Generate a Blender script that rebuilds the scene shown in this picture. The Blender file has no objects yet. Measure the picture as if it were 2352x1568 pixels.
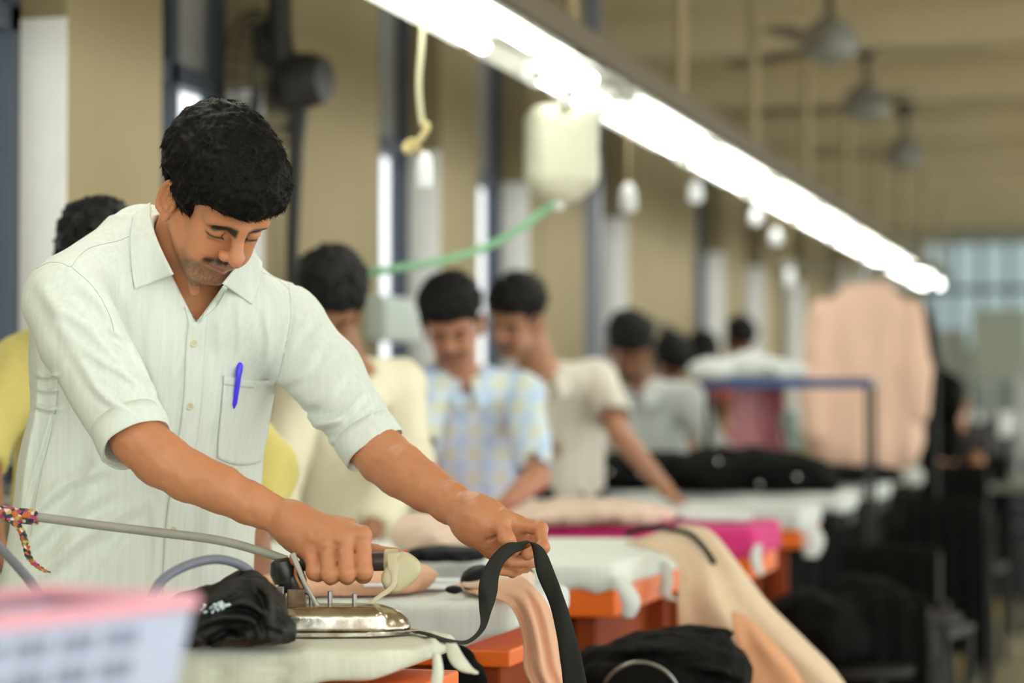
import bpy, math, random
import numpy as np
from mathutils import Vector, Matrix, noise as mnoise
RND = random.Random(7); NR = np.random.default_rng(7)
scn = bpy.context.scene
COL = scn.collection
PI = math.pi
# ------------------------------------------------------------------ camera frame (85 mm lens, frame 2352 x 1568)
FPX = 2352 * 85 / 36.0
YAW, PITCH = math.radians(14.4), math.radians(1.35)
CAM = np.array([0.0, 0.0, 1.22])
CR = np.array([math.cos(YAW), math.sin(YAW), 0.0])
CFH = np.array([-math.sin(YAW), math.cos(YAW), 0.0])
CF = CFH * math.cos(PITCH) + np.array([0, 0, math.sin(PITCH)])
CU = np.cross(CR, CF)
def W(px, py, d):
    """real place of the thing seen at (px, py) standing d metres away"""
    return CAM + d * (CF + (px - 1176) / FPX * CR - (py - 784) / FPX * CU)
def ppm(d): return FPX / d
def WV(t): return W(*t)
def V3(p): return Vector((float(p[0]), float(p[1]), float(p[2])))
# ------------------------------------------------------------------ linking / tagging
def link(o, parent=None):
    COL.objects.link(o)
    if parent is not None:
        o.parent = parent
        if 'wloc' in parent:
            pass
    return o
def tag(o, label=None, cat=None, group=None, kind=None):
    if label: o['label'] = label
    if cat: o['category'] = cat
    if group: o['group'] = group
    if kind: o['kind'] = kind
    return o
ORG = {}
def empty(name, loc, label=None, cat=None, group=None):
    o = bpy.data.objects.new(name, None); COL.objects.link(o)
    o.empty_display_size = .05
    o.location = V3(loc); ORG[o.name] = np.array(loc, float)
    return tag(o, label, cat, group)
def mesh_obj(name, verts, faces, mat, parent=None, smooth=True, origin=None):
    """verts in world coordinates; origin at parent's base or at the bottom centre of the mesh"""
    v = np.asarray(verts, dtype=np.float64)
    if origin is None:
        if parent is not None: origin = ORG[parent.name]
        else: origin = np.array([(v[:, 0].min() + v[:, 0].max()) / 2, (v[:, 1].min() + v[:, 1].max()) / 2, v[:, 2].min()])
    origin = np.asarray(origin, float)
    me = bpy.data.meshes.new(name)
    lv = v - origin
    if isinstance(faces, np.ndarray):
        n = len(faces); k = faces.shape[1]
        me.vertices.add(len(lv)); me.vertices.foreach_set('co', lv.astype(np.float32).ravel())
        me.loops.add(n * k); me.loops.foreach_set('vertex_index', faces.astype(np.int32).ravel())
        me.polygons.add(n); me.polygons.foreach_set('loop_start', np.arange(0, n * k, k, dtype=np.int32))
        me.update(calc_edges=True); me.validate()
    else:
        me.from_pydata([tuple(map(float, p)) for p in lv], [], [tuple(int(i) for i in f) for f in faces])
    me.update()
    if smooth: me.polygons.foreach_set('use_smooth', [True] * len(me.polygons))
    if mat is not None: me.materials.append(mat)
    o = bpy.data.objects.new(name, me); COL.objects.link(o)
    if parent is not None:
        o.parent = parent; o.location = V3(origin - ORG[parent.name])
    else:
        o.location = V3(origin)
    ORG[o.name] = origin
    return o
def bevel(o, w=.004, seg=2):
    m = o.modifiers.new('bevel', 'BEVEL'); m.width = w; m.segments = seg; m.limit_method = 'ANGLE'; m.angle_limit = .6
    return o
def solid(o, t=.002, off=0):
    m = o.modifiers.new('solid', 'SOLIDIFY'); m.thickness = t; m.offset = off; return o
def subsurf(o, n=1):
    m = o.modifiers.new('ss', 'SUBSURF'); m.levels = n; m.render_levels = n; return o
# ------------------------------------------------------------------ plain mesh builders (return verts, faces)
class MB:
    def __init__(s): s.v = []; s.f = []
    def add(s, v, f):
        b = len(s.v); s.v += [tuple(map(float, p)) for p in v]; s.f += [tuple(i + b for i in q) for q in f]; return s
    def box(s, lo, hi, R=None, c=None):
        lo = np.array(lo, float); hi = np.array(hi, float)
        v = np.array([(x, y, z) for x in (lo[0], hi[0]) for y in (lo[1], hi[1]) for z in (lo[2], hi[2])])
        if R is not None: v = v @ np.array(R).T
        if c is not None: v = v + np.array(c)
        return s.add(v, [(0, 1, 3, 2), (4, 6, 7, 5), (0, 4, 5, 1), (2, 3, 7, 6), (0, 2, 6, 4), (1, 5, 7, 3)])
    def tube(s, pts, r, n=10, cap=True, flat=None):
        pts = [np.array(p, float) for p in pts]; N = len(pts)
        rs = r if hasattr(r, '__len__') else [r] * N
        prev = None; rings = []
        for i, p in enumerate(pts):
            t = pts[min(i + 1, N - 1)] - pts[max(i - 1, 0)]; t /= (np.linalg.norm(t) + 1e-12)
            if prev is None:
                a = np.array([0, 0, 1.]) if abs(t[2]) < .9 else np.array([1., 0, 0]); u = np.cross(t, a)
            else: u = prev - t * np.dot(prev, t)
            u /= (np.linalg.norm(u) + 1e-12); prev = u; w = np.cross(t, u)
            rings.append([p + rs[i] * (math.cos(2 * PI * k / n) * u + math.sin(2 * PI * k / n) * w * (flat or 1)) for k in range(n)])
        v = [q for R_ in rings for q in R_]
        f = [(i * n + k, i * n + (k + 1) % n, (i + 1) * n + (k + 1) % n, (i + 1) * n + k) for i in range(N - 1) for k in range(n)]
        if cap: f += [tuple(reversed(range(n))), tuple((N - 1) * n + k for k in range(n))]
        return s.add(v, f)
    def lathe(s, prof, c, axis=(0, 0, 1), n=24, sx=1, sy=1, x=None):
        a = np.array(axis, float); a /= np.linalg.norm(a)
        b = np.array([1., 0, 0]) if abs(a[0]) < .9 else np.array([0, 1., 0])
        if x is not None: b = np.array(x, float)
        u = b - a * np.dot(a, b); u /= np.linalg.norm(u); w = np.cross(a, u); c = np.array(c, float)
        v = []
        for r, h in prof: v += [c + a * h + r * (math.cos(2 * PI * k / n) * u * sx + math.sin(2 * PI * k / n) * w * sy) for k in range(n)]
        N = len(prof)
        f = [(i * n + k, i * n + (k + 1) % n, (i + 1) * n + (k + 1) % n, (i + 1) * n + k) for i in range(N - 1) for k in range(n)]
        f += [tuple(reversed(range(n))), tuple((N - 1) * n + k for k in range(n))]
        return s.add(v, f)
    def ball(s, c, r, n=12, m=8, R=None):
        c = np.array(c, float); r = np.array(r if hasattr(r, '__len__') else [r] * 3, float); v = []
        for j in range(m + 1):
            th = PI * j / m
            for k in range(n):
                q = np.array([math.sin(th) * math.cos(2 * PI * k / n), math.sin(th) * math.sin(2 * PI * k / n), math.cos(th)]) * r
                if R is not None: q = np.array(R) @ q
                v.append(c + q)
        f = [(j * n + k, (j + 1) * n + k, (j + 1) * n + (k + 1) % n, j * n + (k + 1) % n) for j in range(m) for k in range(n)]
        return s.add(v, f)
    def obj(s, name, mat, parent=None, smooth=True, bev=0, origin=None):
        o = mesh_obj(name, s.v, s.f, mat, parent, smooth, origin)
        if bev: bevel(o, bev)
        if smooth:
            try:
                o.data.set_sharp_from_angle(angle=.7)
            except Exception: pass
        return o
def crv(P, n=8, closed=False):
    """Catmull-Rom through points"""
    P = np.array(P, float); out = []; N = len(P)
    for i in range(N - 1):
        p0 = P[max(i - 1, 0)]; p1 = P[i]; p2 = P[i + 1]; p3 = P[min(i + 2, N - 1)]
        for k in range(n):
            t = k / n
            out.append(.5 * ((2 * p1) + (-p0 + p2) * t + (2 * p0 - 5 * p1 + 4 * p2 - p3) * t * t + (-p0 + 3 * p1 - 3 * p2 + p3) * t ** 3))
    out.append(P[-1]); return np.array(out)
def grid_faces(nr, nc):
    return [(i * nc + j, i * nc + j + 1, (i + 1) * nc + j + 1, (i + 1) * nc + j) for i in range(nr - 1) for j in range(nc - 1)]
def sheet(rows, nr=6, nc=6):
    """rows: equal-length lists of 3-D points -> smooth grid"""
    A = [crv(r, nc) for r in rows]
    B = np.array([crv([a[j] for a in A], nr) for j in range(len(A[0]))])
    G = np.transpose(B, (1, 0, 2))
    return G
def sheet_obj(name, G, mat, parent=None, th=.002, ss=0):
    o = mesh_obj(name, G.reshape(-1, 3), grid_faces(G.shape[0], G.shape[1]), mat, parent)
    solid(o, th)
    if ss: subsurf(o, ss)
    return o
# ------------------------------------------------------------------ implicit surfaces -> mesh
def smin(a, b, k):
    if k <= 0: return np.minimum(a, b)
    h = np.maximum(k - np.abs(a - b), 0) / k
    return np.minimum(a, b) - h * h * k * .25
def smax(a, b, k): return -smin(-a, -b, k)
class Field:
    def __init__(s, lo, hi, h):
        s.lo = np.array(lo, float); s.h = h
        s.n = np.ceil((np.array(hi) - s.lo) / h).astype(int) + 1
        s.F = np.full(s.n, .06, np.float32)
    def blk(s, lo, hi):
        a = np.clip(np.floor((np.array(lo) - s.lo) / s.h).astype(int), 0, s.n)
        b = np.clip(np.ceil((np.array(hi) - s.lo) / s.h).astype(int) + 1, 0, s.n)
        if np.any(b <= a): return None, None
        ax = [(s.lo[i] + s.h * np.arange(a[i], b[i])).astype(np.float32) for i in range(3)]
        return (slice(a[0], b[0]), slice(a[1], b[1]), slice(a[2], b[2])), (ax[0][:, None, None], ax[1][None, :, None], ax[2][None, None, :])
    def op(s, prim, k=.01, mode='u'):
        fn, lo, hi = prim; m = k + 3 * s.h
        sl, P = s.blk(np.array(lo) - m, np.array(hi) + m)
        if sl is None: return s
        D = fn(*P).astype(np.float32)
        if mode == 'u': s.F[sl] = smin(s.F[sl], D, k)
        else: s.F[sl] = smax(s.F[sl], -D, k)
        return s
    def u(s, prim, k=.01): return s.op(prim, k, 'u')
    def c(s, prim, k=.005): return s.op(prim, k, 'c')
    def all(s):
        return s.blk(s.lo, s.lo + s.h * s.n)
    def cut(s, fn, k=.004):
        sl, P = s.all(); s.F = smax(s.F, fn(*P).astype(np.float32), k); return s
    def disp(s, fn):
        """displace only near the surface; fn(points Nx3)->amount outward"""
        idx = np.where(np.abs(s.F) < .03)
        pts = np.stack([s.lo[i] + s.h * idx[i] for i in range(3)], 1)
        s.F[idx] -= fn(pts).astype(np.float32); return s
    def sample(s, p):
        p = np.atleast_2d(p); g = (p - s.lo) / s.h
        g = np.clip(g, 0, s.n - 1.001); i = g.astype(int); f = g - i; r = 0
        for a in (0, 1):
            for b in (0, 1):
                for c in (0, 1):
                    w = (f[:, 0] if a else 1 - f[:, 0]) * (f[:, 1] if b else 1 - f[:, 1]) * (f[:, 2] if c else 1 - f[:, 2])
                    r = r + w * s.F[i[:, 0] + a, i[:, 1] + b, i[:, 2] + c]
        return r
    def hit(s, px, py, d0, d1, off=0.0):
        """first place on the surface along the sight line, off metres in front of it"""
        ds = np.arange(d0, d1, s.h * .6); dirv = CF + (px - 1176) / FPX * CR - (py - 784) / FPX * CU
        P = CAM + ds[:, None] * dirv; v = s.sample(P)
        j = np.where(v < 0)[0]
        if len(j) == 0: j = [int(np.argmin(v))]
        j = j[0]
        d = ds[j]
        if j > 0 and v[j] < 0: d = ds[j - 1] + (ds[j] - ds[j - 1]) * v[j - 1] / (v[j - 1] - v[j] + 1e-9)
        return CAM + (d - off) * dirv
    def mesh(s):
        F = s.F; h = s.h
        F = np.pad(F, 1, constant_values=.06); lo = s.lo - h
        I = F < 0
        cs = [I[a:I.shape[0] - 1 + a, b:I.shape[1] - 1 + b, c:I.shape[2] - 1 + c] for a in (0, 1) for b in (0, 1) for c in (0, 1)]
        cnt = sum(x.astype(np.int8) for x in cs)
        act = (cnt > 0) & (cnt < 8); ii = np.array(np.nonzero(act)).T
        idm = np.full(act.shape, -1, np.int64); idm[act] = np.arange(len(ii))
        corner = [(a, b, c) for a in (0, 1) for b in (0, 1) for c in (0, 1)]
        val = {c: F[ii[:, 0] + c[0], ii[:, 1] + c[1], ii[:, 2] + c[2]] for c in corner}
        acc = np.zeros((len(ii), 3)); n = np.zeros(len(ii))
        for c in corner:
            for ax in range(3):
                if c[ax] == 1: continue
                e = list(c); e[ax] = 1; e = tuple(e)
                a, b = val[c], val[e]; m = (a < 0) != (b < 0)
                t = np.where(m, a / np.where(m, a - b, 1), 0)
                p = np.tile(np.array(c, float), (len(ii), 1)); p[:, ax] = t
                acc[m] += p[m]; n[m] += 1
        v = lo + h * (ii + acc / n[:, None])
        fs = []
        for ax in range(3):
            A = I; sl0 = [slice(None)] * 3; sl1 = [slice(None)] * 3
            sl0[ax] = slice(0, -1); sl1[ax] = slice(1, None)
            a = A[tuple(sl0)]; b = A[tuple(sl1)]
            e = np.array(np.nonzero(a != b)).T
            if len(e) == 0: continue
            o1, o2 = [x for x in range(3) if x != ax]
            e = e[(e[:, o1] > 0) & (e[:, o2] > 0)]
            e = e[(e[:, o1] < act.shape[o1]) & (e[:, o2] < act.shape[o2])]
            q = []
            for (s1, s2) in ((-1, -1), (0, -1), (0, 0), (-1, 0)):
                g = e.copy(); g[:, o1] += s1; g[:, o2] += s2
                q.append(idm[g[:, 0], g[:, 1], g[:, 2]])
            q = np.stack(q, 1); ins = a[e[:, 0], e[:, 1], e[:, 2]]
            flip = ins if ax != 1 else ~ins
            q[~flip] = q[~flip][:, ::-1]
            fs.append(q)
        f = np.concatenate(fs); f = f[(f >= 0).all(1)]
        return v, f
def A3(p): return np.array(p, float)
def ell(c, r, R=None):
    c = A3(c); r = A3(r); R = np.eye(3) if R is None else np.array(R)    # R rows = local axes in world
    ext = np.sqrt(((R.T * r) ** 2).sum(1))
    def fn(x, y, z):
        x = x - c[0]; y = y - c[1]; z = z - c[2]
        q = [(R[i, 0] * x + R[i, 1] * y + R[i, 2] * z) / r[i] for i in range(3)]
        k0 = np.sqrt(q[0] ** 2 + q[1] ** 2 + q[2] ** 2) + 1e-6
        k1 = np.sqrt((q[0] / r[0]) ** 2 + (q[1] / r[1]) ** 2 + (q[2] / r[2]) ** 2) + 1e-6
        return k0 * (k0 - 1) / k1
    return fn, c - ext, c + ext
def cap(a, b, ra, rb=None):
    a = A3(a); b = A3(b); rb = ra if rb is None else rb; ab = b - a; L = max(float(ab @ ab), 1e-9); m = max(ra, rb)
    def fn(x, y, z):
        x = x - a[0]; y = y - a[1]; z = z - a[2]
        t = np.clip((x * ab[0] + y * ab[1] + z * ab[2]) / L, 0, 1)
        return np.sqrt((x - t * ab[0]) ** 2 + (y - t * ab[1]) ** 2 + (z - t * ab[2]) ** 2) - (ra + (rb - ra) * t)
    return fn, np.minimum(a, b) - m, np.maximum(a, b) + m
def ecap(a, b, ra, rb, U, s0, s1=None):
    """capsule with elliptical section: radius along U is r, across it (perp. to axis) r*s"""
    a = A3(a); b = A3(b); ab = b - a; L = float(ab @ ab); U = A3(U); ax = ab / math.sqrt(L)
    U = U - ax * (U @ ax); U /= np.linalg.norm(U); Vv = np.cross(ax, U); s1 = s0 if s1 is None else s1
    m = max(ra, rb) * max(1, s0, s1)
    def fn(x, y, z):
        x = x - a[0]; y = y - a[1]; z = z - a[2]
        t = np.clip((x * ab[0] + y * ab[1] + z * ab[2]) / L, 0, 1)
        x = x - t * ab[0]; y = y - t * ab[1]; z = z - t * ab[2]; r = ra + (rb - ra) * t; s = s0 + (s1 - s0) * t
        qu = x * U[0] + y * U[1] + z * U[2]; qv = (x * Vv[0] + y * Vv[1] + z * Vv[2]) / s; qw = x * ax[0] + y * ax[1] + z * ax[2]
        return (np.sqrt(qu ** 2 + qv ** 2 + qw ** 2) - r) * np.minimum(1, s)
    return fn, np.minimum(a, b) - m, np.maximum(a, b) + m
def rbox(c, half, rad, R=None):
    c = A3(c); hh = A3(half) - rad; R = np.eye(3) if R is None else np.array(R)
    ext = (np.abs(R.T) * A3(half)).sum(1)
    def fn(x, y, z):
        x = x - c[0]; y = y - c[1]; z = z - c[2]
        q = [np.abs(R[i, 0] * x + R[i, 1] * y + R[i, 2] * z) - hh[i] for i in range(3)]
        return np.sqrt(sum(np.maximum(t, 0) ** 2 for t in q)) + np.minimum(np.maximum(np.maximum(q[0], q[1]), q[2]), 0) - rad
    return fn, c - ext, c + ext
def chain(F, pts, rad, k=.01, mode='u'):
    for i in range(len(pts) - 1): F.op(cap(pts[i], pts[i + 1], rad[i], rad[i + 1]), k, mode)
def vnoise(P, sc, seed=0, oct=2):
    """cheap smooth value noise, numpy"""
    out = np.zeros(len(P)); amp = 1.; P = P / sc + 17.3 + seed * 5.77
    for o in range(oct):
        i = np.floor(P).astype(np.int64); f = P - i; f = f * f * (3 - 2 * f); r = 0
        for a in (0, 1):
            for b in (0, 1):
                for c in (0, 1):
                    hsh = ((i[:, 0] + a) * 73856093 ^ (i[:, 1] + b) * 19349663 ^ (i[:, 2] + c) * 83492791) & 0x7fffffff
                    hsh = ((hsh * 1103515245 + 12345) >> 8) & 0xffff
                    w = (f[:, 0] if a else 1 - f[:, 0]) * (f[:, 1] if b else 1 - f[:, 1]) * (f[:, 2] if c else 1 - f[:, 2])
                    r = r + w * (hsh / 32767.5 - 1)
        out += amp * r; amp *= .5; P = P * 2.03 + 9.1
    return out
def field_pts(pts, rad):
    pts = np.array(pts); return pts.min(0) - rad, pts.max(0) + rad
# ------------------------------------------------------------------ materials
MATS = {}
def nt(name):
    m = bpy.data.materials.new(name); m.use_nodes = True; t = m.node_tree
    return m, t, t.nodes['Principled BSDF']
def mat(name, col, rough=.6, metal=0, noise=0.0, nscale=8, bump=0, bscale=60, sss=0, sheen=0, spec=None, trans=0, alpha=1, c2=None, coat=0):
    if name in MATS: return MATS[name]
    m, t, b = nt(name); N = t.nodes; L = t.links
    b.inputs['Base Color'].default_value = (*col, 1); b.inputs['Roughness'].default_value = rough; b.inputs['Metallic'].default_value = metal
    if spec is not None: b.inputs['Specular IOR Level'].default_value = spec
    if sss:
        b.inputs['Subsurface Weight'].default_value = sss; b.inputs['Subsurface Radius'].default_value = (1, .35, .2); b.inputs['Subsurface Scale'].default_value = .008
    if sheen: b.inputs['Sheen Weight'].default_value = sheen
    if trans: b.inputs['Transmission Weight'].default_value = trans
    if coat: b.inputs['Coat Weight'].default_value = coat
    tc = N.new('ShaderNodeTexCoord')
    if noise or c2:
        n = N.new('ShaderNodeTexNoise'); n.inputs['Scale'].default_value = nscale; n.inputs['Detail'].default_value = 5
        L.new(tc.outputs['Object'], n.inputs['Vector'])
        r = N.new('ShaderNodeMixRGB'); r.inputs[1].default_value = (*col, 1)
        r.inputs[2].default_value = (*(c2 if c2 else [c * (1 - noise) for c in col]), 1)
        cr = N.new('ShaderNodeValToRGB'); cr.color_ramp.elements[0].position = .35; cr.color_ramp.elements[1].position = .7
        L.new(n.outputs['Fac'], cr.inputs[0]); L.new(cr.outputs[0], r.inputs[0]); L.new(r.outputs[0], b.inputs['Base Color'])
    if bump:
        n2 = N.new('ShaderNodeTexNoise'); n2.inputs['Scale'].default_value = bscale; n2.inputs['Detail'].default_value = 4
        L.new(tc.outputs['Object'], n2.inputs['Vector'])
        bp = N.new('ShaderNodeBump'); bp.inputs['Strength'].default_value = bump; bp.inputs['Distance'].default_value = .004
        L.new(n2.outputs['Fac'], bp.inputs['Height']); L.new(bp.outputs[0], b.inputs['Normal'])
    MATS[name] = m; return m
def emis(name, col, st):
    m, t, b = nt(name)
    b.inputs['Base Color'].default_value = (*col, 1); b.inputs['Emission Color'].default_value = (*col, 1); b.inputs['Emission Strength'].default_value = st
    MATS[name] = m; return m
def ramp_mix(t, fac, c1, c2):
    r = t.nodes.new('ShaderNodeMixRGB'); t.links.new(fac, r.inputs[0])
    for i, c in ((1, c1), (2, c2)):
        if isinstance(c, (tuple, list)): r.inputs[i].default_value = (*c, 1)
        else: t.links.new(c, r.inputs[i])
    return r.outputs[0]
def cloth(name, col, rough=.85, stripes=None, weave=.25, c2=None, noise=.06, trl=0):
    """woven cloth with slub bump; stripes = (scale, colour, width)"""
    if name in MATS: return MATS[name]
    m, t, b = nt(name); N = t.nodes; L = t.links
    b.inputs['Roughness'].default_value = rough; b.inputs['Specular IOR Level'].default_value = .25; dk = max(col) < .06; b.inputs['Sheen Weight'].default_value = 0 if dk else .08
    if dk: b.inputs['Specular IOR Level'].default_value = .15
    tc = N.new('ShaderNodeTexCoord'); n = N.new('ShaderNodeTexNoise'); n.inputs['Scale'].default_value = 9; n.inputs['Detail'].default_value = 6
    L.new(tc.outputs['Object'], n.inputs['Vector'])
    c = ramp_mix(t, n.outputs['Fac'], col, c2 if c2 else tuple(x * (1 - noise * 2) for x in col))
    if max(col) > .3:
        mq = N.new('ShaderNodeMapping'); mq.inputs['Scale'].default_value = (150, 150, 5); L.new(tc.outputs['Object'], mq.inputs['Vector'])
        n3 = N.new('ShaderNodeTexNoise'); n3.inputs['Scale'].default_value = 1; n3.inputs['Detail'].default_value = 2; L.new(mq.outputs[0], n3.inputs['Vector'])
        mr = N.new('ShaderNodeMapRange'); mr.inputs['From Min'].default_value = .35; mr.inputs['From Max'].default_value = .75; mr.inputs['To Min'].default_value = 1.02; mr.inputs['To Max'].default_value = .93
        L.new(n3.outputs['Fac'], mr.inputs['Value']); vm = N.new('ShaderNodeVectorMath'); vm.operation = 'SCALE'; L.new(c, vm.inputs[0]); L.new(mr.outputs[0], vm.inputs['Scale']); c = vm.outputs[0]
    mp = N.new('ShaderNodeMapping'); mp.inputs['Scale'].default_value = (420, 420, 60); L.new(tc.outputs['Object'], mp.inputs['Vector'])
    n2 = N.new('ShaderNodeTexNoise'); n2.inputs['Scale'].default_value = 1; n2.inputs['Detail'].default_value = 3; L.new(mp.outputs[0], n2.inputs['Vector'])
    bp = N.new('ShaderNodeBump'); bp.inputs['Strength'].default_value = weave; bp.inputs['Distance'].default_value = .0012
    L.new(n2.outputs['Fac'], bp.inputs['Height']); L.new(bp.outputs[0], b.inputs['Normal'])
    L.new(c, b.inputs['Base Color'])
    MATS[name] = m; return m
def attr_mat(name, base, rough=.5, sss=.12, spec=.4, noise=.12):
    """skin: base colour multiplied towards the vertex tint (lips, stubble, brows are real colour of the skin there)"""
    if name in MATS: return MATS[name]
    m, t, b = nt(name); N = t.nodes; L = t.links
    tc = N.new('ShaderNodeTexCoord'); n = N.new('ShaderNodeTexNoise'); n.inputs['Scale'].default_value = 28; n.inputs['Detail'].default_value = 6
    L.new(tc.outputs['Object'], n.inputs['Vector'])
    c = ramp_mix(t, n.outputs['Fac'], base, tuple(x * (1 - noise * (1.6 if i else .8)) for i, x in enumerate(base)))
    a = N.new('ShaderNodeAttribute'); a.attribute_name = 'tint'
    mm = N.new('ShaderNodeMixRGB'); L.new(a.outputs['Alpha'], mm.inputs[0]); L.new(c, mm.inputs[1]); L.new(a.outputs['Color'], mm.inputs[2])
    L.new(mm.outputs[0], b.inputs['Base Color'])
    b.inputs['Roughness'].default_value = rough; b.inputs['Specular IOR Level'].default_value = spec
    b.inputs['Subsurface Weight'].default_value = sss; b.inputs['Subsurface Radius'].default_value = (1, .35, .2); b.inputs['Subsurface Scale'].default_value = .006
    n2 = N.new('ShaderNodeTexNoise'); n2.inputs['Scale'].default_value = 380; n2.inputs['Detail'].default_value = 3; L.new(tc.outputs['Object'], n2.inputs['Vector'])
    bp = N.new('ShaderNodeBump'); bp.inputs['Strength'].default_value = .18; bp.inputs['Distance'].default_value = .0012
    L.new(n2.outputs['Fac'], bp.inputs['Height']); L.new(bp.outputs[0], b.inputs['Normal'])
    MATS[name] = m; return m
def set_tint(o, cols):
    at = o.data.color_attributes.new('tint', 'FLOAT_COLOR', 'POINT'); at.data.foreach_set('color', np.asarray(cols, np.float32).ravel())
# ------------------------------------------------------------------ people
def head_axes(a, b, r):
    """a: turned to the right of the picture, b: bowed, r: tilted; unit vectors left, front, up of the head"""
    a, b, r = map(math.radians, (a, b, r)); sa, ca, sb, cb = math.sin(a), math.cos(a), math.sin(b), math.cos(b)
    f = np.array([sa * cb, -ca * cb, -sb]); l = np.array([ca, sa, 0]); u = np.array([sa * sb, -ca * sb, cb])
    R = np.array([[math.cos(r), 0, -math.sin(r)], [0, 1, 0], [math.sin(r), 0, math.cos(r)]])
    M = np.array([CR, CFH, [0, 0, 1]])
    return [(R @ v) @ M for v in (l, f, u)]
class Head:
    def __init__(s, H, pose, sc=.94):
        s.H = A3(H); s.s = sc; s.l, s.f, s.u = head_axes(*pose); s.R = np.array([s.l, s.f, s.u])
    def p(s, l, f, u): return s.H + s.s * (l * s.l + f * s.f + u * s.u)
    def loc(s, P): return ((P - s.H) @ s.R.T) / s.s
    def e(s, c, r, tilt=None):
        R = s.R
        if tilt is not None:
            a, ax = tilt; c_, s_ = math.cos(a), math.sin(a)
            T = {'l': [[1, 0, 0], [0, c_, s_], [0, -s_, c_]], 'f': [[c_, 0, s_], [0, 1, 0], [-s_, 0, c_]], 'u': [[c_, s_, 0], [-s_, c_, 0], [0, 0, 1]]}[ax]
            R = np.array(T) @ R
        return ell(s.p(*c), s.s * A3(r), R)
    def c(s, a, b, ra, rb=None): return cap(s.p(*a), s.p(*b), s.s * ra, s.s * (rb if rb else ra))
def head_field(hd, h, neck_to=None, neck_r=.055, detail=True, beard=0):
    s = hd.s
    lo = hd.H - .165 * s; hi = hd.H + .175 * s
    if neck_to is not None: lo = np.minimum(lo, A3(neck_to) - .08); hi = np.maximum(hi, A3(neck_to) + .08)
    F = Field(lo, hi, h)
    F.u(hd.e((0, -.008, .052), (.074, .094, .080)), 0)
    F.u(hd.e((0, .030, .046), (.067, .063, .056)), .02)
    F.u(hd.e((0, .034, -.018), (.055, .054, .062)), .02)
    F.u(hd.e((0, .036, -.058), (.046, .048, .034)), .02)
    for q in (-1, 1):
        F.u(hd.c((q * .054, .004, -.036), (q * .020, .068, -.083), .017, .014), .02)
        F.u(hd.e((q * .037, .056, -.007), (.018, .022, .016)), .02)
        F.u(hd.e((q * .034, .070, -.040), (.018, .018, .022)), .02)
    F.u(hd.c((-.010, .076, -.084), (.010, .076, -.084), .0155), .016)
    F.u(hd.c((-.044, .075, .030), (0, .0895, .029), .0100), .012); F.u(hd.c((.044, .075, .030), (0, .0895, .029), .0100), .012)
    if neck_to is not None:
        nt_ = A3(neck_to); F.u(cap(hd.p(0, -.030, -.035), nt_, neck_r * .98, neck_r * 1.12), .025)
    if detail:
        for q in (-1, 1):
            F.c(hd.e((q * .032, .100, .013), (.0175, .017, .011)), .014)
            F.u(hd.e((q * .0315, .0765, .0135), (.0150, .0140, .0125)), .004)
            F.c(hd.c((q * .018, .0935, .0065), (q * .0445, .084, .007), .0009), .0025)          # line between the lids
            F.c(hd.c((q * .018, .0925, .0195), (q * .0455, .083, .0195), .0008), .004)           # fold of the upper lid
            F.u(hd.c((q * .020, .0900, .0030), (q * .040, .0835, .0025), .0028), .006)           # lower lid
    F.u(hd.c((0, .090, .026), (0, .114, -.007), .0085, .0105), .012)
    F.u(hd.c((0, .115, -.009), (0, .1205, -.012), .0105), .008)
    for q in (-1, 1):
        F.u(hd.e((q * .0145, .1045, -.0165), (.0080, .0110, .0080)), .007)
        if detail: F.c(hd.e((q * .0065, .1120, -.0255), (.0035, .0050, .0045)), .003)
    F.u(hd.e((0, .082, -.046), (.026, .017, .018)), .014)
    if detail:
        for q in (-1, 1):
            F.u(hd.c((0, .1000, -.0425), (q * .012, .0975, -.0425), .0052, .0050), .004); F.u(hd.c((q * .012, .0975, -.0430), (q * .0255, .0865, -.0480), .0048, .0022), .004)
            F.u(hd.c((0, .0985, -.0535), (q * .020, .0890, -.0510), .0066, .0030), .005)
            F.c(hd.c((0, .1070, -.0480), (q * .0270, .0905, -.0490), .0011), .0035)
        F.c(hd.e((0, .104, -.066), (.018, .008, .006)), .010)
    hdE = Head.__new__(Head); hdE.__dict__.update(hd.__dict__); hdE.H = hd.p(0, .012, 0)
    for q in (-1, 1):                                                                           # ears
        P = [(q * (.0765 + .011 * np.clip(min(t + 1.9, 3.1 - t) / .7, 0, 1)), -.012 - .0180 * math.cos(t), -.003 + (.031 if math.sin(t) > 0 else .027) * math.sin(t)) for t in np.linspace(-1.7, 2.9, 17)]
        F.u(hdE.e((q * .0785, -.012, -.003), (.0060, .0185, .0315), (q * .20, 'u')), .006)
        if detail:
            F.c(hdE.e((q * .0870, -.004, -.007), (.0065, .0075, .0105)), .004)
            F.c(hdE.e((q * .0880, -.010, .012), (.0050, .0070, .0080)), .004)
        for i in range(len(P) - 1): F.u(hdE.c(P[i], P[i + 1], .0033, .0033), .0035)
        if detail:
            A_ = [(q * .0850, -.005, .016), (q * .0865, -.013, .006), (q * .086, -.016, -.007), (q * .083, -.010, -.018), (q * .081, -.001, -.017)]
            for i in range(4): F.u(hdE.c(A_[i], A_[i + 1], .0026), .003)
            F.u(hdE.c((q * .079, .006, -.006), (q * .080, .005, -.012), .0040), .003)
        F.u(hdE.e((q * .0790, -.003, -.031), (.0045, .0080, .0085)), .005)
    return F
HAIRX = [-.2, -.09, -.055, -.022, -.014, .014, .020, .042, .048, .060, .082, .2]
HAIRY = [-.045, -.045, -.040, -.010, .040, .042, -.006, -.012, .030, .044, .061, .064]
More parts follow.
